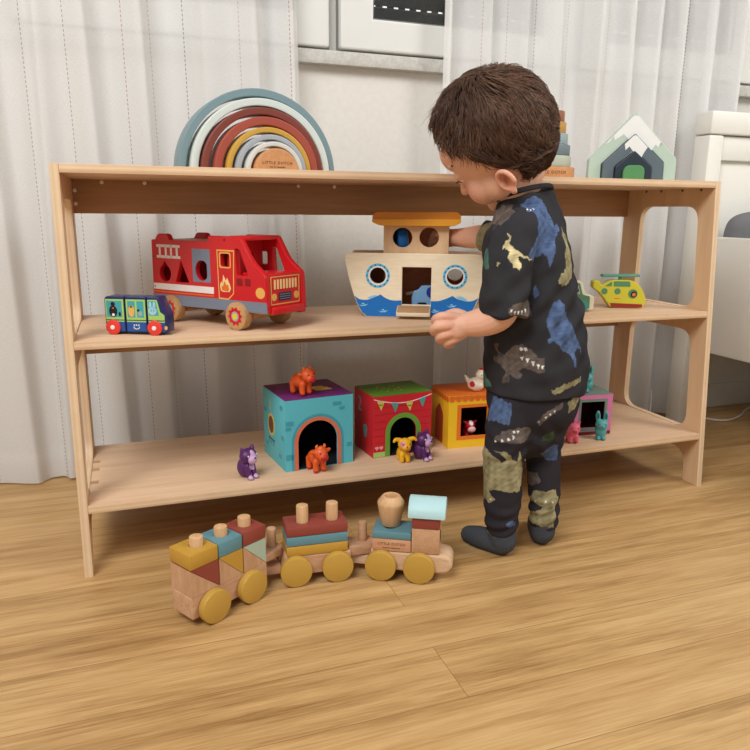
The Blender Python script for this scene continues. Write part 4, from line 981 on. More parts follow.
eyes(pg, [(-.0068, -.0148, .0315), (.0068, -.0148, .0315)], .0009, EYE)

# ------------------------------------------------------------------ wooden block train
TN = wood('train_wood', (208, 168, 134), (184, 138, 104), (10, 70, 70), .5); TNY = wood('train_wood_block', (206, 166, 130), (184, 140, 104), (70, 70, 12), .5)
MUS = paint('train_mustard', (190, 146, 58), .45, .35, .03); TBL = paint('train_blue', (96, 140, 150), .45, .35, .03); TRD = paint('train_red', (142, 66, 54), .45, .35, .03); TMT = paint('train_mint', (170, 188, 168), .45, .35, .03); TPL = paint('train_pale', (178, 214, 216), .45, .35, .03)
MUSW = paint('train_wheel', (190, 150, 66), .42, .4, .03)
def wheels(car, xs, width=.070, wl=.0125):
    for x in xs:
        for y, r_ in ((wl, PI / 2), (width - wl, -PI / 2)):
            MB().disc(.0234, wl - .0004, MUSW, .002, T(x, y, .0236) @ rot(r_), 48).build('wheel', car)
def block(label, name, car, build, group):
    s = MB(); build(s); o = s.build(name, None, label, group=group, category='toy block'); o.matrix_world = car.matrix_world.copy() if False else T(*car.location) @ rot(0, 0, car.rotation_euler[2]); return o
def rbox(*a): return lambda s: s.box(*a[:6], a[6], .0014)
TY0, TY1 = .0125, .0575; TYM = .035
rear = thing('train_wagon', 'rear wooden train wagon with three pegs under stacked blocks', 'toy train wagon', (.1618, -.1842, 0), math.radians(31))
s = MB(); s.plate(roundpoly([(-.0305, .0130), (.1000, .0130), (.1000, .0452), (-.0305, .0452)], .003), [], TY0 + .0005, TY1 - .0005, TN, .0015); s.build('chassis', rear)
s = MB(); s.plate(roundpoly([(.098, TYM - .015), (.1435, TYM - .015), (.1435, TYM + .015), (.098, TYM + .015)], [.001, .014, .014, .001], 8), [], .0395, .0520, TN, .0015, 'z'); s.build('coupling', rear)
MB().disc(.0068, .030, TN, .0015, T(.1295, TYM, .0515)).build('coupling_peg', rear)
for x in (-.0030, .0375, .0790): MB().disc(.0092, .0725, NAT, .0016, T(x, TYM, .0450)).build('peg', rear)
wheels(rear, (.0015, .0665))
bx = [(-.0300, .0148), (.0164, .0562), (.0580, .0985)]
ucol = [(TRD, 'brick red'), (MUS, 'mustard'), (TMT, 'pale mint')]; tcol = [(MUS, 'mustard'), (TBL, 'dusty blue'), (TRD, 'brick red')]
pos = ['rearmost', 'middle', 'front']
def pegbox(s, x0, x1, z0, z1, mat, px_):
    s.plate(rrect(x0, x1, TY0, TY1, .001, 2), [circ(q_, TYM, .0096, 24) for q_ in px_], z0, z1, mat, .0014, 'z')
for k, (a, b_) in enumerate(bx):
    px_ = (-.0030, .0375, .0790)[k]
    zb, zt = .0454, .0838
    # wedge pair: slots for the peg are left open at the core
    for (tri_, mat, nm) in (([(a, zb), (b_ - .0003, zb), (a, zt - .0003)], TNY, 'natural'), ([(b_, zb + .0003), (b_, zt), (a + .0003, zt)], ucol[k][0], ucol[k][1])):
        s = MB()
        s.plate(tri_, [], TY0, TYM - .0094, mat, .0003); s.plate(tri_, [], TYM + .0094, TY1, mat, .0003)
        cxl = (a, px_ - .0094, px_ + .0094, b_)
        def clip(poly, lo, hi):
            out_ = []
            for i in range(len(poly)):
                p, q_ = poly[i], poly[(i + 1) % len(poly)]
                for lim, sg in ((lo, 1), (hi, -1)): pass
                out_.append(p)
            return out_
        for lo, hi in ((a, px_ - .0094), (px_ + .0094, b_)):
            # convex clip of the wedge to lo <= x <= hi
            poly = list(tri_)
            for lim, sg in ((lo, 1), (hi, -1)):
                new = []
                for i in range(len(poly)):
                    p, q_ = poly[i], poly[(i + 1) % len(poly)]
                    ip, iq = sg * (p[0] - lim) >= -1e-9, sg * (q_[0] - lim) >= -1e-9
                    if ip: new.append(p)
                    if ip != iq:
                        t_ = (lim - p[0]) / (q_[0] - p[0]); new.append((lim, p[1] + t_ * (q_[1] - p[1])))
                poly = new
                if len(poly) < 3: break
            if len(poly) >= 3: s.plate(poly, [], TYM - .0094, TYM + .0094, mat, 0)
        o = s.build('wedge_block', None, '%s wooden wedge block in the %s stack of the rear wagon' % (nm, pos[k]), group='wedge blocks of the rear train wagon', category='toy block')
        o.location = rear.location; o.rotation_euler = (0, 0, math.radians(31))
    s = MB(); pegbox(s, a, b_, .0841, .1052, tcol[k][0], (px_,))
    o = s.build('peg_block', None, '%s square block on top of the %s peg of the rear wagon' % (tcol[k][1], pos[k]), group='top blocks of the rear train wagon', category='toy block')
    o.location = rear.location; o.rotation_euler = (0, 0, math.radians(31))
mid = thing('train_wagon', 'middle wooden train wagon with two tall pegs and three slabs', 'toy train wagon', (.2812, -.1292, 0), math.radians(-4))
s = MB(); s.plate(roundpoly([(-.0200, .0135), (.0860, .0135), (.0860, .0435), (-.0120, .0435)], .003), [], TY0 + .0005, TY1 - .0005, TN, .0015); s.build('chassis', mid)
s = MB(); s.plate(roundpoly([(.084, TYM - .016), (.1275, TYM - .016), (.1275, TYM + .016), (.084, TYM + .016)], [.001, .015, .015, .001], 8), [], .0305, .0475, TN, .0015, 'z'); s.build('coupling', mid)
s = MB(); s.plate(roundpoly([(-.052, TYM - .012), (-.018, TYM - .012), (-.018, TYM + .012), (-.052, TYM + .012)], [.011, .001, .001, .011], 8), [], .0140, .0260, TN, .0012, 'z'); s.build('hitch', mid)
MB().disc(.0068, .0310, TN, .0015, T(.1095, TYM, .0470)).build('coupling_peg', mid)
for x in (.0165, .0615): MB().disc(.0090, .0715, NAT, .0016, T(x, TYM, .0434)).build('peg', mid)
wheels(mid, (.0018, .0640))
for z0, z1, mt_, lb in ((.0438, .0595, MUS, 'mustard slab block, lowest on the middle train wagon'), (.0598, .0745, TBL, 'dusty blue slab block between mustard and red on the middle wagon'), (.0749, .0895, TRD, 'brick red slab block topmost on the middle train wagon')):
    s = MB(); pegbox(s, -.0105, .0810, z0, z1, mt_, (.0165, .0615))
    o = s.build('slab_block', None, lb, group='slab blocks of the middle train wagon', category='toy block'); o.location = mid.location; o.rotation_euler = (0, 0, math.radians(-4))
lo = thing('train_engine', 'wooden train engine with mustard wheels at the front of the train', 'toy train engine', (.4039, -.1497, 0), math.radians(-28))
LW = wood('engine_wood', (222, 190, 156), (202, 164, 128), (10, 70, 70), .5)
s = MB(); s.plate(roundpoly([(-.0160, .0130), (.0845, .0130), (.1000, .0150), (.1085, .0270), (.1040, .0390), (.0850, .0438), (-.0160, .0438)], [.003, .003, .006, .008, .008, .004, .003], 6), [], TY0 + .0003, TY1 - .0003, LW, .0035); s.build('chassis', lo)
s = MB(); s.plate(roundpoly([(-.060, TYM - .012), (-.014, TYM - .012), (-.014, TYM + .012), (-.060, TYM + .012)], [.011, .001, .001, .011], 8), [], .0140, .0285, LW, .0012, 'z'); s.build('hitch', lo)
MB().disc(.0036, .0360, NAT, .0012, T(.0105, TYM + .006, .0435)).build('peg', lo)
wheels(lo, (.0006, .0580))
WARM = wood('beech_print', (212, 160, 124), (194, 140, 102), (10, 70, 70), .5)
def at_lo(o): o.location = lo.location; o.rotation_euler = (0, 0, math.radians(-28))
s = MB(); pegbox(s, -.0135, .0445, .0442, .0632, WARM, (.0105,)); s.text('LITTLE DUTCH', .0053, TEXT_M, onface(.0155, .0560, TY0 - .0002), .0002, 1.2)
s.text('toys for happiness', .0032, TEXT_M, onface(.0155, .0498, TY0 - .0002), .0002, 1.1)
at_lo(s.build('slab_block', None, 'natural wood slab with printed words on the train engine', group='blocks of the train engine', category='toy block'))
s = MB(); pegbox(s, -.0135, .0445, .0636, .0752, TBL, (.0105,)); at_lo(s.build('slab_block', None, 'dusty blue slab block under the funnel of the train engine', group='blocks of the train engine', category='toy block'))
s = MB(); hz = .0158
s.lathe([(.0040, 0), (.0140, 0), (.0150, .0010), (.0203, .0305), (.0206, .0330), (.0203, .0350), (.0135, .0435), (.0120, .0441), (.0095, .0435), (.0085, .0410), (.0080, .0280), (.0080, .0030), (.0040, .0020), (.0040, 0)], NAT, T(.0105, TYM + .006, .0755) @ Matrix.Diagonal((1, 1, 1.06, 1)), 40)
at_lo(s.build('funnel', None, 'natural wood tapered funnel standing on the train engine', group='blocks of the train engine', category='toy block'))
ENDG = wood('end_grain', (206, 164, 128), (186, 142, 104), (90, 20, 90), .6)
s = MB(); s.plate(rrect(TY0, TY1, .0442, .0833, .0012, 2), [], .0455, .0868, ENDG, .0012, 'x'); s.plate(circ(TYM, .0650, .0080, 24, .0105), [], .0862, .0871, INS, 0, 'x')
at_lo(s.build('cab_block', None, 'natural wood cab block with round end hole on the engine', group='blocks of the train engine', category='toy block'))
s = MB(); s.box(.0455, .0868, TY0, TY1, .0837, .1015, TRD, .0014); at_lo(s.build('cab_block', None, 'brick red block between cab and roof of the engine', group='blocks of the train engine', category='toy block'))
s = MB(); n = 24; rr_ = .0262
s.plate([(TYM + rr_ * math.cos(PI * k / n), .1019 + .0240 * math.sin(PI * k / n)) for k in range(n + 1)], [], .0395, .0945, TPL, .0012, 'x')
at_lo(s.build('roof_block', None, 'pale mint half round roof block on the engine cab', group='blocks of the train engine', category='toy block'))
# ------------------------------------------------------------------ the child
# local frame: x to the viewer's right, y away towards the shelf, z up; origin between the feet
KID = Matrix.Translation((.655, -.10, 0)) @ rot(0, 0, -.3388)
def V3(*a): return np.array(a, float)
# head frame: forward, left, up
fy, fp, frl = math.atan2(.61, -.792), math.radians(31), math.radians(20)
f2 = V3(math.cos(fy), math.sin(fy), 0)
HF = f2 * math.cos(fp) + V3(0, 0, -math.sin(fp)); L0 = V3(-f2[1], f2[0], 0); U0 = np.cross(HF, L0)
HL = L0 * math.cos(frl) - U0 * math.sin(frl); HU = U0 * math.cos(frl) + L0 * math.sin(frl)
HC = V3(-.0535, .006, .650)
HM = Matrix(((HF[0], HL[0], HU[0], HC[0]), (HF[1], HL[1], HU[1], HC[1]), (HF[2], HL[2], HU[2], HC[2]), (0, 0, 0, 1)))
def hp(x, y, z): return tuple(HC + HF * x + HL * y + HU * z)
SKIN = vcol('skin', .5, .3, .12)
body = MB()
# cranium, face, jaw, cheeks, nose, lips, chin
body.ell((.001, 0, 0), (.0815, .0715, .0785), SKIN, HM, u=32, v=24)
body.ell((.028, 0, -.038), (.0520, .0560, .0520), SKIN, HM); body.ell((.0300, 0, .0130), (.0610, .0580, .0420), SKIN, HM)
for sg in (-1, 1):
    body.ell((.044, sg * .0300, -.0500), (.0285, .0265, .0275), SKIN, HM)
    body.ell((.020, sg * .0400, -.0560), (.0300, .0220, .0260), SKIN, HM)
body.ell((.056, 0, -.0820), (.0150, .0180, .0130), SKIN, HM)
body.ell((.036, 0, -.0760), (.0330, .0360, .0200), SKIN, HM)
body.tube([(.0800, 0, -.014), (.0850, 0, -.030), (.0895, 0, -.0400)], [.0055, .0065, .0075], SKIN, 12, HM)
for sg in (-1, 1): body.ell((.0835, sg * .0065, -.0410), (.0060, .0052, .0048), SKIN, HM)
body.ell((.0765, 0, -.0590), (.0060, .0130, .0042), SKIN, HM); body.ell((.0745, 0, -.0655), (.0060, .0110, .0040), SKIN, HM)
for sg in (-1, 1): body.ell((.0665, sg * .029, .003), (.0090, .018, .0060), SKIN, HM); body.ell((.0672, sg * .0290, -.0150), (.0112, .0122, .0098), SKIN, HM)
# ears: bowl-shaped, helix rim, lobe
for sg in (-1, 1):
    E = HM @ T(-.006, sg * .0670, -.060) @ rot(0, .15, -sg * .50) 
    ring = [(.0138 * math.cos(a) - .002, sg * (.0070 + .0022 * math.sin(a)), .0148 * math.sin(a) + .001) for a in [2 * PI * k / 20 for k in range(-3, 13)]]
    body.tube(ring, [.0036] * len(ring), SKIN, 10, E)
    body.ell((0, sg * .0010, 0), (.0128, .0050, .0138), SKIN, E); body.ell((.0030, sg * .0035, -.0150), (.0062, .0042, .0070), SKIN, E)
    body.ell((.0080, sg * .0045, -.003), (.0040, .0032, .0052), SKIN, E)
# neck
body.tube([hp(-.022, 0, -.045), (-.018, .002, .572), (-.010, .003, .535)], [(.036, .036), (.0335, .0325), (.032, .032)], SKIN, 20, smooth=5)
# torso and legs (under the clothes), all one surface
FV = (-.75, .66, 0)
body.tube([(.022, 0, .25), (.020, 0, .31), (.016, 0, .38), (.008, 0, .44), (.000, 0, .49), (-.006, .002, .530)], [(.054, .056), (.058, .060), (.056, .060), (.052, .060), (.044, .058), (.030, .040)], SKIN, 24, smooth=4, flat=FV)
for P_ in ([(-.005, -.022, .235), (-.024, -.033, .165), (-.0235, -.035, .100), (-.0230, -.036, .040)], [(.046, .016, .235), (.0475, .008, .160), (.0500, .000, .095), (.0520, -.004, .040)]):
    body.tube(P_, [.030, .022, .019, .016], SKIN, 16, smooth=5)
body.tube([(-.0225, -.037, .038), (-.0215, -.037, .020), (-.040, -.024, .0115), (-.064, -.002, .0095)], [.018, .018, .0135, .0100], SKIN, 14, smooth=4)
body.tube([(.0520, -.004, .038), (.0515, .000, .020), (.0525, .026, .0115), (.0550, .056, .0095)], [.016, .016, .0125, .0100], SKIN, 14, smooth=4)
# near (left) arm
body.tube([(-.016, -.046, .512), (-.0313, -.060, .498), (-.0410, -.072, .455), (-.0440, -.080, .420), (-.0500, -.082, .4000), (-.0640, -.0765, .3885), (-.0805, -.070, .3825), (-.0935, -.0640, .3795), (-.103, -.0625, .3780)],
          [.028, .028, .0255, .0235, .0235, .0225, .0205, .0182, .0170], SKIN, 18, smooth=4)
body.tube([(-.088, -.0645, .3795), (-.1020, -.0640, .3770), (-.1150, -.0650, .3735), (-.1225, -.0645, .3705)], [(.0165, .0150), (.0178, .0145), (.0180, .0125), (.0155, .0100)], SKIN, 18, smooth=4, flat=(.1, .1, 1))
FING = [([(-.1100, -.0650, .3895), (-.1240, -.0680, .3915), (-.1350, -.0660, .3905), (-.1412, -.0570, .3850), (-.1395, -.0480, .3795), (-.1340, -.0430, .3770)], .0068),
        ([(-.1120, -.0680, .3795), (-.1265, -.0720, .3785), (-.1392, -.0695, .3765), (-.1440, -.0590, .3695), (-.1405, -.0490, .3645), (-.1345, -.0440, .3625)], .0070),
        ([(-.1085, -.0665, .3700), (-.1215, -.0700, .3665), (-.1318, -.0670, .3625), (-.1350, -.0570, .3560), (-.1305, -.0485, .3525), (-.1250, -.0450, .3515)], .0067),
        ([(-.1030, -.0635, .3625), (-.1130, -.0655, .3570), (-.1215, -.0630, .3525), (-.1238, -.0550, .3475), (-.1195, -.0475, .3450), (-.1150, -.0445, .3445)], .0060)]
for pts, r in FING:
    body.tube(pts, [r * 1.08, r * 1.05, r * 1.02, r, r * .95, r * .8], SKIN, 12, smooth=4)
body.tube([(-.094, -.052, .386), (-.1080, -.0400, .3915), (-.1200, -.0340, .3880), (-.1290, -.0340, .3830)], [.0095, .0085, .0078, .0066], SKIN, 12, smooth=4)
# far (right) arm, reaching into the boat cabin
body.tube([(.020, .046, .512), (.036, .062, .500), (.010, .098, .490), (-.024, .124, .496), (-.046, .142, .4985), (-.066, .167, .4960), (-.0800, .186, .4950), (-.0900, .201, .4945)],
          [.028, .028, .025, .0225, .0205, .0185, .0165, .0155], SKIN, 18, smooth=4)
body.tube([(-.085, .194, .4945), (-.0975, .206, .4935), (-.108, .214, .4925), (-.115, .219, .4915)], [(.0145, .0135), (.0165, .0115), (.0155, .0100), (.0125, .0085)], SKIN, 16, smooth=3, flat=(.1, .1, 1))
for dz, dl, r in ((.0130, .026, .0058), (.0045, .030, .0060), (-.0045, .028, .0058), (-.0125, .023, .0052)):
    a = V3(-.112, .216, .4915 + dz); d = V3(-.80, .36, -.20) ; d /= np.linalg.norm(d)
    p2 = a + d * dl * .55; p3 = p2 + (d * .5 + V3(.1, .0, -.75)) * dl * .42
    body.tube([tuple(a - d * .008), tuple(a), tuple(p2), tuple(p3)], [r, r, r * .95, r * .8], SKIN, 10, smooth=3)
body.tube([(-.096, .200, .498), (-.108, .199, .502), (-.120, .204, .499)], [.0075, .0070, .0058], SKIN, 10, smooth=3)
me, V = remesh(body, .0015, 2, .5)
n = len(V)
Cc = np.tile(lc(226, 176, 150), (n, 1))
def blend(mask_c, mask_r, col, k):
    d = np.sqrt((((V - np.array(mask_c)) / np.array(mask_r)) ** 2).sum(1)); w_ = np.clip(1.4 - d, 0, 1)[:, None] * k
    Cc[:] = Cc * (1 - w_) + lc(*col) * w_
for sg in (-1, 1):
    blend(hp(.058, sg * .036, -.050), (.020, .020, .018), (222, 140, 118), .55)
    blend(hp(-.006, sg * .073, -.059), (.019, .019, .021), (222, 146, 122), .6)
    blend(hp(-.004, sg * .0705, -.058), (.0075, .0075, .010), (140, 76, 58), .8)
blend(hp(.078, 0, -.062), (.010, .014, .008), (196, 104, 96), .8)
for pts, r in FING:
    for q in (pts[1], pts[3]): blend(q, (.009, .009, .009), (224, 150, 128), .5)
setcol(me, Cc); me.materials.clear(); me.materials.append(SKIN)
for p in me.polygons: p.use_smooth = True
me.name = 'child'
kid = link('child', me, None, 'young child in dark dinosaur print clothes and grey socks reaching into the toy boat', category='person')
kid.matrix_world = KID
# eyes, lids, lashes
EYEB = paint('eye_white', (236, 232, 228), .2, .6); IRIS = paint('eye_iris', (70, 46, 32), .2, .6); LASH = paint('eye_lash', (48, 32, 26), .7)
for sg in (-1, 1):
    s = MB(); s.ell((.0655, sg * .0285, -.0185), (.0098, .0098, .0098), EYEB, HM, u=20, v=14); ey = s.build('eye', kid); s = MB(); s.ell((.0732, sg * .0292, -.0220), (.0024, .0044, .0040), IRIS, HM, u=16, v=12); s.build('iris', ey)
    s = MB(); arc = [(.0690 + .0108 * math.cos(a) * math.cos(.15), sg * (.0290) + .0110 * math.sin(a), -.0218 + .0010 * (1 - math.cos(a))) for a in [(-1.0 + 2.0 * k / 10) for k in range(11)]]
    s.tube(arc, [(.0009, .0014)] * 11, SKIN, 8, HM); s.mats[0] = LASH; s.build('eyelashes', kid)
    s = MB(); arc = [(.0735 - .010 * abs(t), sg * (.030 + .017 * t), .0045 + .0030 * (1 - t * t) - (0.002 if t > 0 else 0)) for t in [(-1 + 2 * k / 10) for k in range(11)]]
    s.tube(arc, [(.0016, .0012)] * 11, LASH, 8, HM); s.build('eyebrow', kid)

# ---- printed cloth: flat shapes printed on the garment, read per vertex in the garment's own frame
def inpoly(X, Z, poly):
    r = np.zeros(len(X), bool); m_ = len(poly)
    for i in range(m_):
        x0, z0 = poly[i]; x1, z1 = poly[(i + 1) % m_]
        if z0 == z1: continue
        c = ((z0 > Z) != (z1 > Z)) & (X < (x1 - x0) * (Z - z0) / (z1 - z0) + x0)
        r ^= c
    return r
def smooth_noise(P, sc, seed):
    r_ = np.random.default_rng(seed); s_ = np.zeros(len(P))
    for k in range(7):
        d = r_.normal(size=3); d /= np.linalg.norm(d); s_ += np.sin(P @ d * sc * (.6 + .25 * k) + r_.uniform(0, 6.28)) / 7 ** .5
    return s_
PRC = {'blue': (78, 96, 130), 'olive': (146, 138, 104), 'brown': (98, 88, 82), 'teal': (70, 104, 90), 'green': (62, 76, 56), 'cream': (196, 182, 138), 'white': (226, 226, 222)}
SHIRT = {"blue1":[[-23,550],[-17,554],[-9,560],[1,563],[10,558],[17,544],[25,530],[29,518],[33,525],[37,520],[33,510],[28,504],[28,489],[24,474],[20,462],[14,478],[8,483],[2,478],[-6,478],[-9,473],[-18,480],[-15,490],[-8,497],[-4,509],[-1,524],[-3,536],[-8,540],[-16,541]],"olive1":[[40,520],[49,504],[55,479],[60,450],[52,438],[41,436],[34,441],[40,454],[46,462],[44,479],[46,491],[41,506]],"cream1":[[-46,513],[-43,506],[-45,498],[-35,488],[-22,481],[-12,476],[-15,475],[-26,479],[-34,480],[-32,474],[-29,468],[-31,463],[-37,464],[-44,472],[-48,479],[-46,486],[-51,491],[-55,488],[-54,495],[-50,501],[-46,504]],"cream2":[[-62,466],[-61,472],[-57,470],[-60,465]],"brown1":[[-57,538],[-44,550],[-31,550],[-35,540],[-46,528],[-58,521],[-67,511],[-63,529]],"teal1":[[-86,523],[-78,527],[-74,517],[-72,494],[-70,478],[-73,461],[-77,465],[-84,486]],"brown2":[[-45,408],[-41,416],[-25,418],[-11,420],[-7,412],[-11,401],[-14,388],[-28,395],[-40,399],[-45,403]],"blue2":[[18,385],[24,402],[30,413],[38,415],[45,409],[49,394],[58,381],[65,368],[73,353],[80,333],[74,342],[69,346],[67,333],[69,317],[64,318],[62,330],[55,337],[46,341],[41,350],[32,357],[24,354],[22,361],[27,363],[22,372]],"brown3":[[-51,345],[-44,347],[-45,336],[-37,332],[-26,347],[-14,352],[-2,343],[9,334],[18,332],[18,312],[8,310],[-10,316],[-18,312],[-11,305],[-15,298],[-29,303],[-30,291],[-37,289],[-36,309],[-45,320],[-50,320],[-46,332]],"blue3":[[-2,436],[1,438],[6,426],[1,417]],"olive2":[[32,285],[58,294],[81,299],[82,292],[60,285],[37,277]],"teal2":[[-68,305],[-59,296],[-54,287],[-49,278],[-58,273],[-67,275]],"white":[[[-15.7,331.9],[-11.4,332.8],[-12.8,326.6]],[[-8.2,330.2],[-3.4,330.2],[-5.2,323.1]],[[-0.6,326.7],[4.2,326.7],[2.5,319.6]],[[6.6,324.1],[11.0,323.2],[9.2,316.9]],[[12.8,322.3],[16.8,321.5],[15.0,315.2]],[[-17.7,345.2],[-14.4,347.0],[-12.0,343.5],[-15.3,340.8]],[[-11.7,346.1],[-8.3,347.0],[-6.7,343.1],[-9.7,341.3]],[[-44.1,408.5],[-40.8,408.6],[-42.2,403.5]],[[-38.6,406.9],[-34.8,406.9],[-36.2,401.0]],[[-33.1,406.1],[-28.9,406.1],[-30.7,399.8]],[[-26.8,406.2],[-22.6,406.2],[-24.4,400.3]],[[-20.6,407.1],[-16.8,407.1],[-18.2,402.0]],[[-17.5,544.8],[-15.0,544.9],[-16.0,541.6]],[[-12.9,544.1],[-9.9,544.1],[-11.0,540.8]],[[-7.5,545.7],[-4.6,545.8],[-5.6,541.7]]]}
TROUS = {"blue1":[[-64,254],[-54,265],[-24,260],[-23,235],[-28,226],[-43,229],[-57,223],[-63,200],[-69,200],[-69,238]],"brown1":[[15,232],[22,244],[40,256],[53,262],[52,254],[34,240],[19,228]],"brown2":[[-48,202],[-35,216],[-13,224],[5,224],[7,214],[-1,199],[-19,199],[-41,200]],"olive1":[[63,262],[92,278],[86,260],[75,247],[63,243]],"green1":[[28,208],[43,215],[49,205],[44,195],[29,198]],"olive2":[[-62,181],[-61,185],[-42,173],[-36,164],[-27,170],[-37,181],[-46,184],[-26,183],[-18,170],[-10,166],[-9,185],[-5,181],[-3,166],[2,150],[1,130],[-4,116],[-15,116],[-43,120],[-50,114],[-40,102],[-49,94],[-62,102],[-63,122],[-65,142],[-60,154]],"olive3":[[29,100],[62,105],[70,90],[64,77],[66,65],[64,39],[26,43],[18,54],[27,62],[46,75],[26,81]],"brown3":[[17,127],[33,131],[37,119],[28,108],[22,106]],"blue2":[[36,180],[48,189],[64,183],[64,152],[43,156],[30,172]],"olive4":[[-60,55],[-49,41],[-16,29],[-33,28],[-52,35]],"blue3":[[-22,64],[-12,68],[-4,62],[-8,56],[-19,58]],"white":[[[-46.4,201.7],[-42.5,198.7],[-46.1,197.1]],[[-38.0,205.7],[-33.0,201.9],[-37.0,199.9]],[[-28.9,208.1],[-23.5,204.3],[-27.8,201.9]],[[-21.7,212.0],[-16.7,208.2],[-20.2,205.1]],[[-21.2,216.7],[-18.4,219.0],[-16.0,216.0],[-18.8,213.6]],[[-15.4,218.3],[-11.8,219.8],[-10.5,216.8],[-13.3,214.4]],[[15.8,233.1],[18.8,234.7],[19.0,230.8]],[[25.3,240.3],[28.7,241.9],[28.5,238.0]],[[31.5,245.1],[34.8,247.1],[34.7,242.8]],[[38.4,249.9],[41.4,251.5],[41.6,247.6]],[[30.8,85.4],[34.0,84.6],[32.6,81.2]],[[45.2,87.2],[48.4,86.4],[47.0,83.1]],[[57.5,85.7],[60.7,84.9],[59.3,81.5]],[[-48.1,101.8],[-45.1,102.6],[-46.1,99.3]]]}
SHIRTF = [('teal1', -1, .5, .02), ('blue1', 1, -.06, .03), ('olive1', -1, .06, -.05), ('brown3', 1, .01, .06), ('blue2', 1, -.07, -.06), ('brown2', 1, .03, .0)]
def printed(V, base, pr, wsplit, wmin=None):
    Cc = np.tile(lc(*base), (len(V), 1)); Cc *= (1 + .06 * smooth_noise(V, 90, 3))[:, None]
    X, Y, Z = V[:, 0] * 1000, V[:, 1], V[:, 2] * 1000
    jx = X + 1.0 * smooth_noise(V, 420, 11); jz = Z + 1.0 * smooth_noise(V, 420, 12)
    near = Y < wsplit(V)
    def put(nm, poly, mask, xx, zz):
        c = lc(*PRC[nm.rstrip('0123456789')]); k = inpoly(xx, zz, poly) & mask
        tex = 1 + .20 * smooth_noise(V[k], 330, 5) + .13 * smooth_noise(V[k], 800, 6)
        Cc[k] = c * np.clip(tex, .45, 1.5)[:, None]
    for nm, poly in pr.items():
        if nm != 'white': put(nm, poly, near, jx, jz)
    for poly in pr['white']: put('white', poly, near, X, Z)
    # far side of the garment carries the same printed shapes, mirrored
    cx_ = 20.0
    for nm, poly in pr.items():
        if nm != 'white' and nm not in ('teal1',): put(nm, [(2 * cx_ - a, b_ + (18 if i_ % 2 < 2 else 0)) for i_, (a, b_) in enumerate(poly)], ~near, jx, jz)
    slv = (Y > .085) & (X < 10)      # far sleeve: olive and brown patches
    if slv.any():
        g_ = smooth_noise(V, 70, 41)
        for lo_, hi_, nm in ((.25, 9, 'olive'), (-9, -1.0, 'teal')):
            k = slv & (g_ > lo_) & (g_ < hi_); Cc[k] = lc(*PRC[nm]) * (1 + .2 * smooth_noise(V[k], 330, 5))[:, None].clip(.5, 1.5)
    return Cc
CLOTH = vcol('cotton_print', .92, .12, 0, .12, 900)
def garment(name, mb, voxel, base, pr, wsplit, folds, label):
    me, V = remesh(mb, voxel, 4, .5)
    nrm = np.empty(len(V) * 3, np.float32); me.vertices.foreach_get('normal', nrm); nrm = nrm.reshape(-1, 3)
    V2 = V + nrm * folds(V)[:, None]
    me.vertices.foreach_set('co', V2.astype(np.float32).ravel()); me.update()
    ob = bpy.data.objects.new('tmp', me); COL.objects.link(ob); md = ob.modifiers.new('s', 'SUBSURF'); md.levels = 1; md.render_levels = 1
    bpy.context.view_layer.update()
    m2 = bpy.data.meshes.new_from_object(ob.evaluated_get(bpy.context.evaluated_depsgraph_get())); bpy.data.objects.remove(ob)
    n = len(m2.vertices); V = np.empty(n * 3, np.float32); m2.vertices.foreach_get('co', V); V = V.reshape(-1, 3).astype(float)
    setcol(m2, printed(V, base, pr, wsplit)); m2.materials.clear(); m2.materials.append(CLOTH)
    for p in m2.polygons: p.use_smooth = True
    m2.name = name
    return link(name, m2, kid, label)
DARK = (51, 50, 53)
# shirt
sh = MB()
sh.tube([(.0225, 0, .268), (.0225, 0, .285), (.022, 0, .318), (.016, 0, .38), (.008, 0, .44), (-.001, 0, .485), (-.002, .001, .520), (-.005, .003, .548), (-.009, .004, .564)],
        [(.0800, .0800), (.0795, .0800), (.079, .080), (.072, .074), (.066, .070), (.065, .071), (.053, .065), (.044, .048), (.0405, .0415)], CLOTH, 36, smooth=5, flat=FV, dome=.08)
sh.tube([(.000, -.030, .520), (-.0250, -.050, .508), (-.0400, -.070, .465), (-.0440, -.079, .425), (-.0450, -.081, .396)], [.030, .036, .0345, .0350, .0360], CLOTH, 24, smooth=5, dome=.12)
sh.tube([(-.002, .034, .520), (.030, .058, .508), (.012, .094, .492), (-.020, .122, .494), (-.046, .140, .500)], [.030, .035, .033, .0285, .0270], CLOTH, 22, smooth=5, dome=.12)
def shirt_folds(V):
    d = .0012 * smooth_noise(V * np.array([1, 1, .5]), 55, 21) + .0007 * smooth_noise(V, 130, 22)
    x, y, z = V.T
    # drag lines from the armpit down the side, and a soft fold above the hem
    t = (x - .02) * .75 - (z - .44) * .66
    d += .0022 * np.exp(-((z - .40) / .05) ** 2) * np.sin(t * 190) * (y < .02)
    d += .0016 * np.exp(-((z - .315) / .022) ** 2) * np.sin(x * 120 + y * 90)
    return d * 1.5
SHO = garment('shirt', sh, .0026, DARK, SHIRT, lambda V: .012 + 0 * V[:, 0], shirt_folds, 'dark short sleeved shirt printed with blue, brown and olive dinosaurs')
# hem and neck bands
BAND = paint('shirt_band', (48, 47, 50), .95, .1, .1)
ring = []
fx, fyv = V3(-.75, .66, 0), V3(-.66, -.75, 0)
for k in range(41):
    a = 2 * PI * k / 40; q = V3(-.0090, .0040, .5660) + fx * .0400 * math.cos(a) + fyv * .0410 * math.sin(a) + V3(0, 0, -.0120 * math.cos(a)); ring.append(tuple(q))
MB().tube(ring, [(.0042, .0030)] * 41, BAND, 10).build('neckband', SHO)
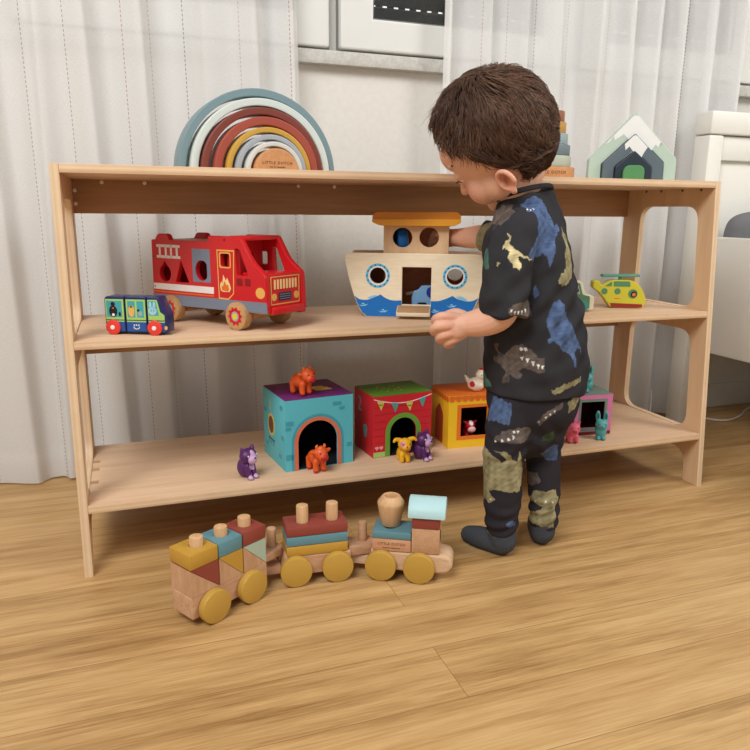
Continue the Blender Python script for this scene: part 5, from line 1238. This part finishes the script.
# trousers
trs = MB()
trs.tube([(.020, 0, .205), (.022, 0, .235), (.022, 0, .270), (.022, 0, .300)], [(.056, .062), (.070, .074), (.073, .075), (.066, .070)], CLOTH, 30, smooth=4, flat=FV)
trs.tube([(-.004, -.024, .245), (-.0190, -.032, .205), (-.0255, -.035, .165), (-.0245, -.0355, .125), (-.0240, -.036, .090), (-.0235, -.036, .058), (-.0232, -.0362, .040)], [.046, .0385, .0325, .0310, .0300, .0270, .0245], CLOTH, 24, smooth=5, dome=.25)
trs.tube([(.046, .016, .245), (.0475, .013, .200), (.0475, .008, .160), (.0490, .003, .115), (.0505, -.001, .080), (.0520, -.004, .050), (.0525, -.004, .034)], [.044, .0355, .0290, .0270, .0255, .0235, .0220], CLOTH, 24, smooth=5, dome=.25)
def trouser_folds(V):
    x, y, z = V.T
    d = .0010 * smooth_noise(V, 70, 31)
    for zc, am, tl, fr_ in ((.205, .0014, .45, 200), (.172, .0015, -.35, 230), (.078, .0012, .25, 260), (.052, .0018, -.15, 300)):
        d += am * np.exp(-((z - zc) / .020) ** 2) * np.sin((z + tl * x) * fr_ + 2 * np.sin(x * 60 + y * 40))
    return d
garment('trousers', trs, .0024, (48, 45, 50), TROUS, lambda V: np.where(V[:, 0] < .012, -.030, .016) + .0 , trouser_folds, 'dark trousers printed with olive and blue dinosaurs')
# socks
SOCK = wood('sock_knit', (74, 78, 84), (56, 60, 66), (500, 500, 500), .95)
def sock(pts, rad, lab):
    s = MB(); s.tube(pts, rad, SOCK, 18, smooth=5)
    me, V = remesh(s, .0022, 4, .5); Vz = V[:, 2]; V[:, 2] = np.where(Vz < .0015, .0015 + (Vz - .0015) * .08, Vz)
    me.vertices.foreach_set('co', V.astype(np.float32).ravel()); me.materials.clear(); me.materials.append(SOCK)
    for p in me.polygons: p.use_smooth = True
    me.name = 'sock'; link('sock', me, kid, lab)
sock([(-.0230, -.0362, .052), (-.0220, -.0375, .030), (-.0215, -.0365, .0195), (-.0385, -.0240, .0165), (-.0555, -.0085, .0145), (-.0690, .0040, .0130)], [.0225, .0225, .0212, .0190, .0185, .0150], None)
sock([(.0520, -.004, .046), (.0518, -.003, .030), (.0516, .000, .0195), (.0525, .0270, .0160), (.0548, .0470, .0145), (.0565, .0650, .0130)], [.0205, .0205, .0200, .0182, .0175, .0145], None)

# ---- hair: a dark cap with thousands of fine tapered strands in locks, turning out from the crown
HAIR = wood('hair_brown', (118, 86, 67), (68, 47, 35), (40, 40, 40), .45)
HCAP = paint('hair_under', (58, 40, 30), .8)
def hairline(d):
    """d: unit directions in the head frame -> True where hair grows"""
    x, y, z = d.T
    ay = np.abs(y)
    front = z > .66 + .10 * np.clip(x, 0, 1) - .16 * ay
    side = (z > -.52 + 1.75 * np.clip(x + .03, 0, 1)) & (x < .72)
    earhole = ((x + .00) ** 2 / .030 + (z + .72) ** 2 / .060 < 1) & (ay > .40)
    nape = (x < -.13) & (z > -.95)
    return (front | side | nape) & ~earhole
AX = V3(.0808, .0722, .0795)
cap = MB()
b = bmesh.new(); bmesh.ops.create_icosphere(b, subdivisions=5, radius=1)
D = np.array([v.co[:] for v in b.verts]); ok = hairline(D)
lift = .0035 + .0055 * np.clip(D[:, 2] + .2, 0, 1) + .0025 * np.clip(-D[:, 0], 0, 1)
for v, d, l_ in zip(b.verts, D, lift): v.co = Vector(d * (AX + l_))
b.verts.ensure_lookup_table()
bmesh.ops.delete(b, geom=[v for v, k in zip(list(b.verts), ok) if not k], context='VERTS')
cap.bm(b, HCAP, HM)
cr_dir = V3(-.42, .16, .89); cr_dir /= np.linalg.norm(cr_dir)
r_ = np.random.default_rng(77)
verts = []; faces = []
def add_strand(P, w0):
    o_ = len(verts); m_ = len(P)
    for i, p in enumerate(P):
        t = P[min(i + 1, m_ - 1)] - P[max(i - 1, 0)]; t /= np.linalg.norm(t) + 1e-9
        nn = p / np.linalg.norm(p); s_ = np.cross(t, nn); s_ /= np.linalg.norm(s_) + 1e-9; nn = np.cross(s_, t)
        w_ = w0 * (1 - (i / (m_ - 1)) ** 1.6 * .88)
        verts.append(p + s_ * w_); verts.append(p - s_ * w_ * .5 + nn * w_ * .87); verts.append(p - s_ * w_ * .5 - nn * w_ * .87)
    for i in range(m_ - 1):
        a_, c_ = o_ + 3 * i, o_ + 3 * i + 3
        for k in range(3): faces.append([a_ + k, a_ + (k + 1) % 3, c_ + (k + 1) % 3, c_ + k])
NL = 620
lock = r_.normal(size=(NL * 3, 3)); lock /= np.linalg.norm(lock, axis=1)[:, None]; lock = lock[hairline(lock)][:NL]
for d0 in lock:
    lk_len = r_.uniform(.030, .052); sw = r_.normal(0, .22); lf = r_.uniform(.5, 1.5); bend = r_.normal(0, .5)
    front_ = d0[0] > .25 and d0[2] > .25
    if d0[2] < -.25: lk_len *= .50
    elif d0[2] < .1: lk_len *= .7
    if d0[0] > .20: lk_len *= max(.32, .8 - .65 * d0[0])
    if d0[2] > .80: lf *= 1.6
    for q in range(11):
        d = d0 + r_.normal(0, .045, 3); d /= np.linalg.norm(d)
        pos = d.copy(); P = []; m_ = 8; L_ = lk_len * r_.uniform(.8, 1.15)
        for k in range(m_):
            t = k / (m_ - 1)
            away = pos - cr_dir * (pos @ cr_dir); away /= np.linalg.norm(away) + 1e-6
            swirl = np.cross(cr_dir, pos); swirl /= np.linalg.norm(swirl) + 1e-6
            near_c = math.exp(-((1 - pos @ cr_dir) / .35) ** 2)
            grav = V3(.05, 0, -.55)
            g = away * 1.0 + swirl * (.65 * near_c + .18 + sw + bend * t * .5) + grav * .6 + V3(.30, 0, 0) * (1 if d0[2] > .3 else .15)
            g -= pos * (g @ pos); g /= np.linalg.norm(g) + 1e-6
            h = .0045 + .0065 * np.clip(d0[2] + .2, 0, 1) + .0008 * np.clip(-d0[0], 0, 1) + lf * .0042 * math.sin(PI * min(1, t * .95)) + .0008 * r_.normal()
            if t > .55: h += (t - .55) * .012 * (lf - .8)
            P.append(pos * (AX + h))
            pos = pos + g * (L_ / (m_ - 1) / .083); pos /= np.linalg.norm(pos)
        add_strand(P, r_.uniform(.00050, .00085))
# loose tuft on the crown and over the forehead
for k in range(420):
    base = V3(.22 + r_.normal(0, .22), .12 + r_.normal(0, .26), .95); base /= np.linalg.norm(base)
    dirn = V3(.35 + r_.normal(0, .3), .1 + r_.normal(0, .35), .45 + r_.normal(0, .15)); L_ = r_.uniform(.014, .034); P = []
    for i in range(7):
        t = i / 6; P.append(base * (AX + .010) + dirn * L_ * t + V3(.25, .0, -.5) * L_ * t * t)
    add_strand(P, r_.uniform(.0003, .0005))
for k in range(170):
    yy = r_.uniform(-.45, -.10)
    base = V3(.70 + r_.normal(0, .04), yy, .72 + r_.normal(0, .06)); base /= np.linalg.norm(base); L_ = r_.uniform(.016, .032); P = []
    dn = V3(.30, .12 * r_.normal(), -.95 + .08 * r_.normal())
    for i in range(7):
        t = i / 6; P.append(base * (AX + .0085) + (V3(.35, 0, -.15) * (1 - t) + dn) * L_ * t * .8 + V3(-.28, 0, 0) * L_ * t * t)
    add_strand(P, r_.uniform(.0004, .0007))
cap.raw([tuple(p) for p in verts], faces, HAIR, HM)
cap.build('hair', kid, 'tousled dark brown hair with a crown swirl', 180)
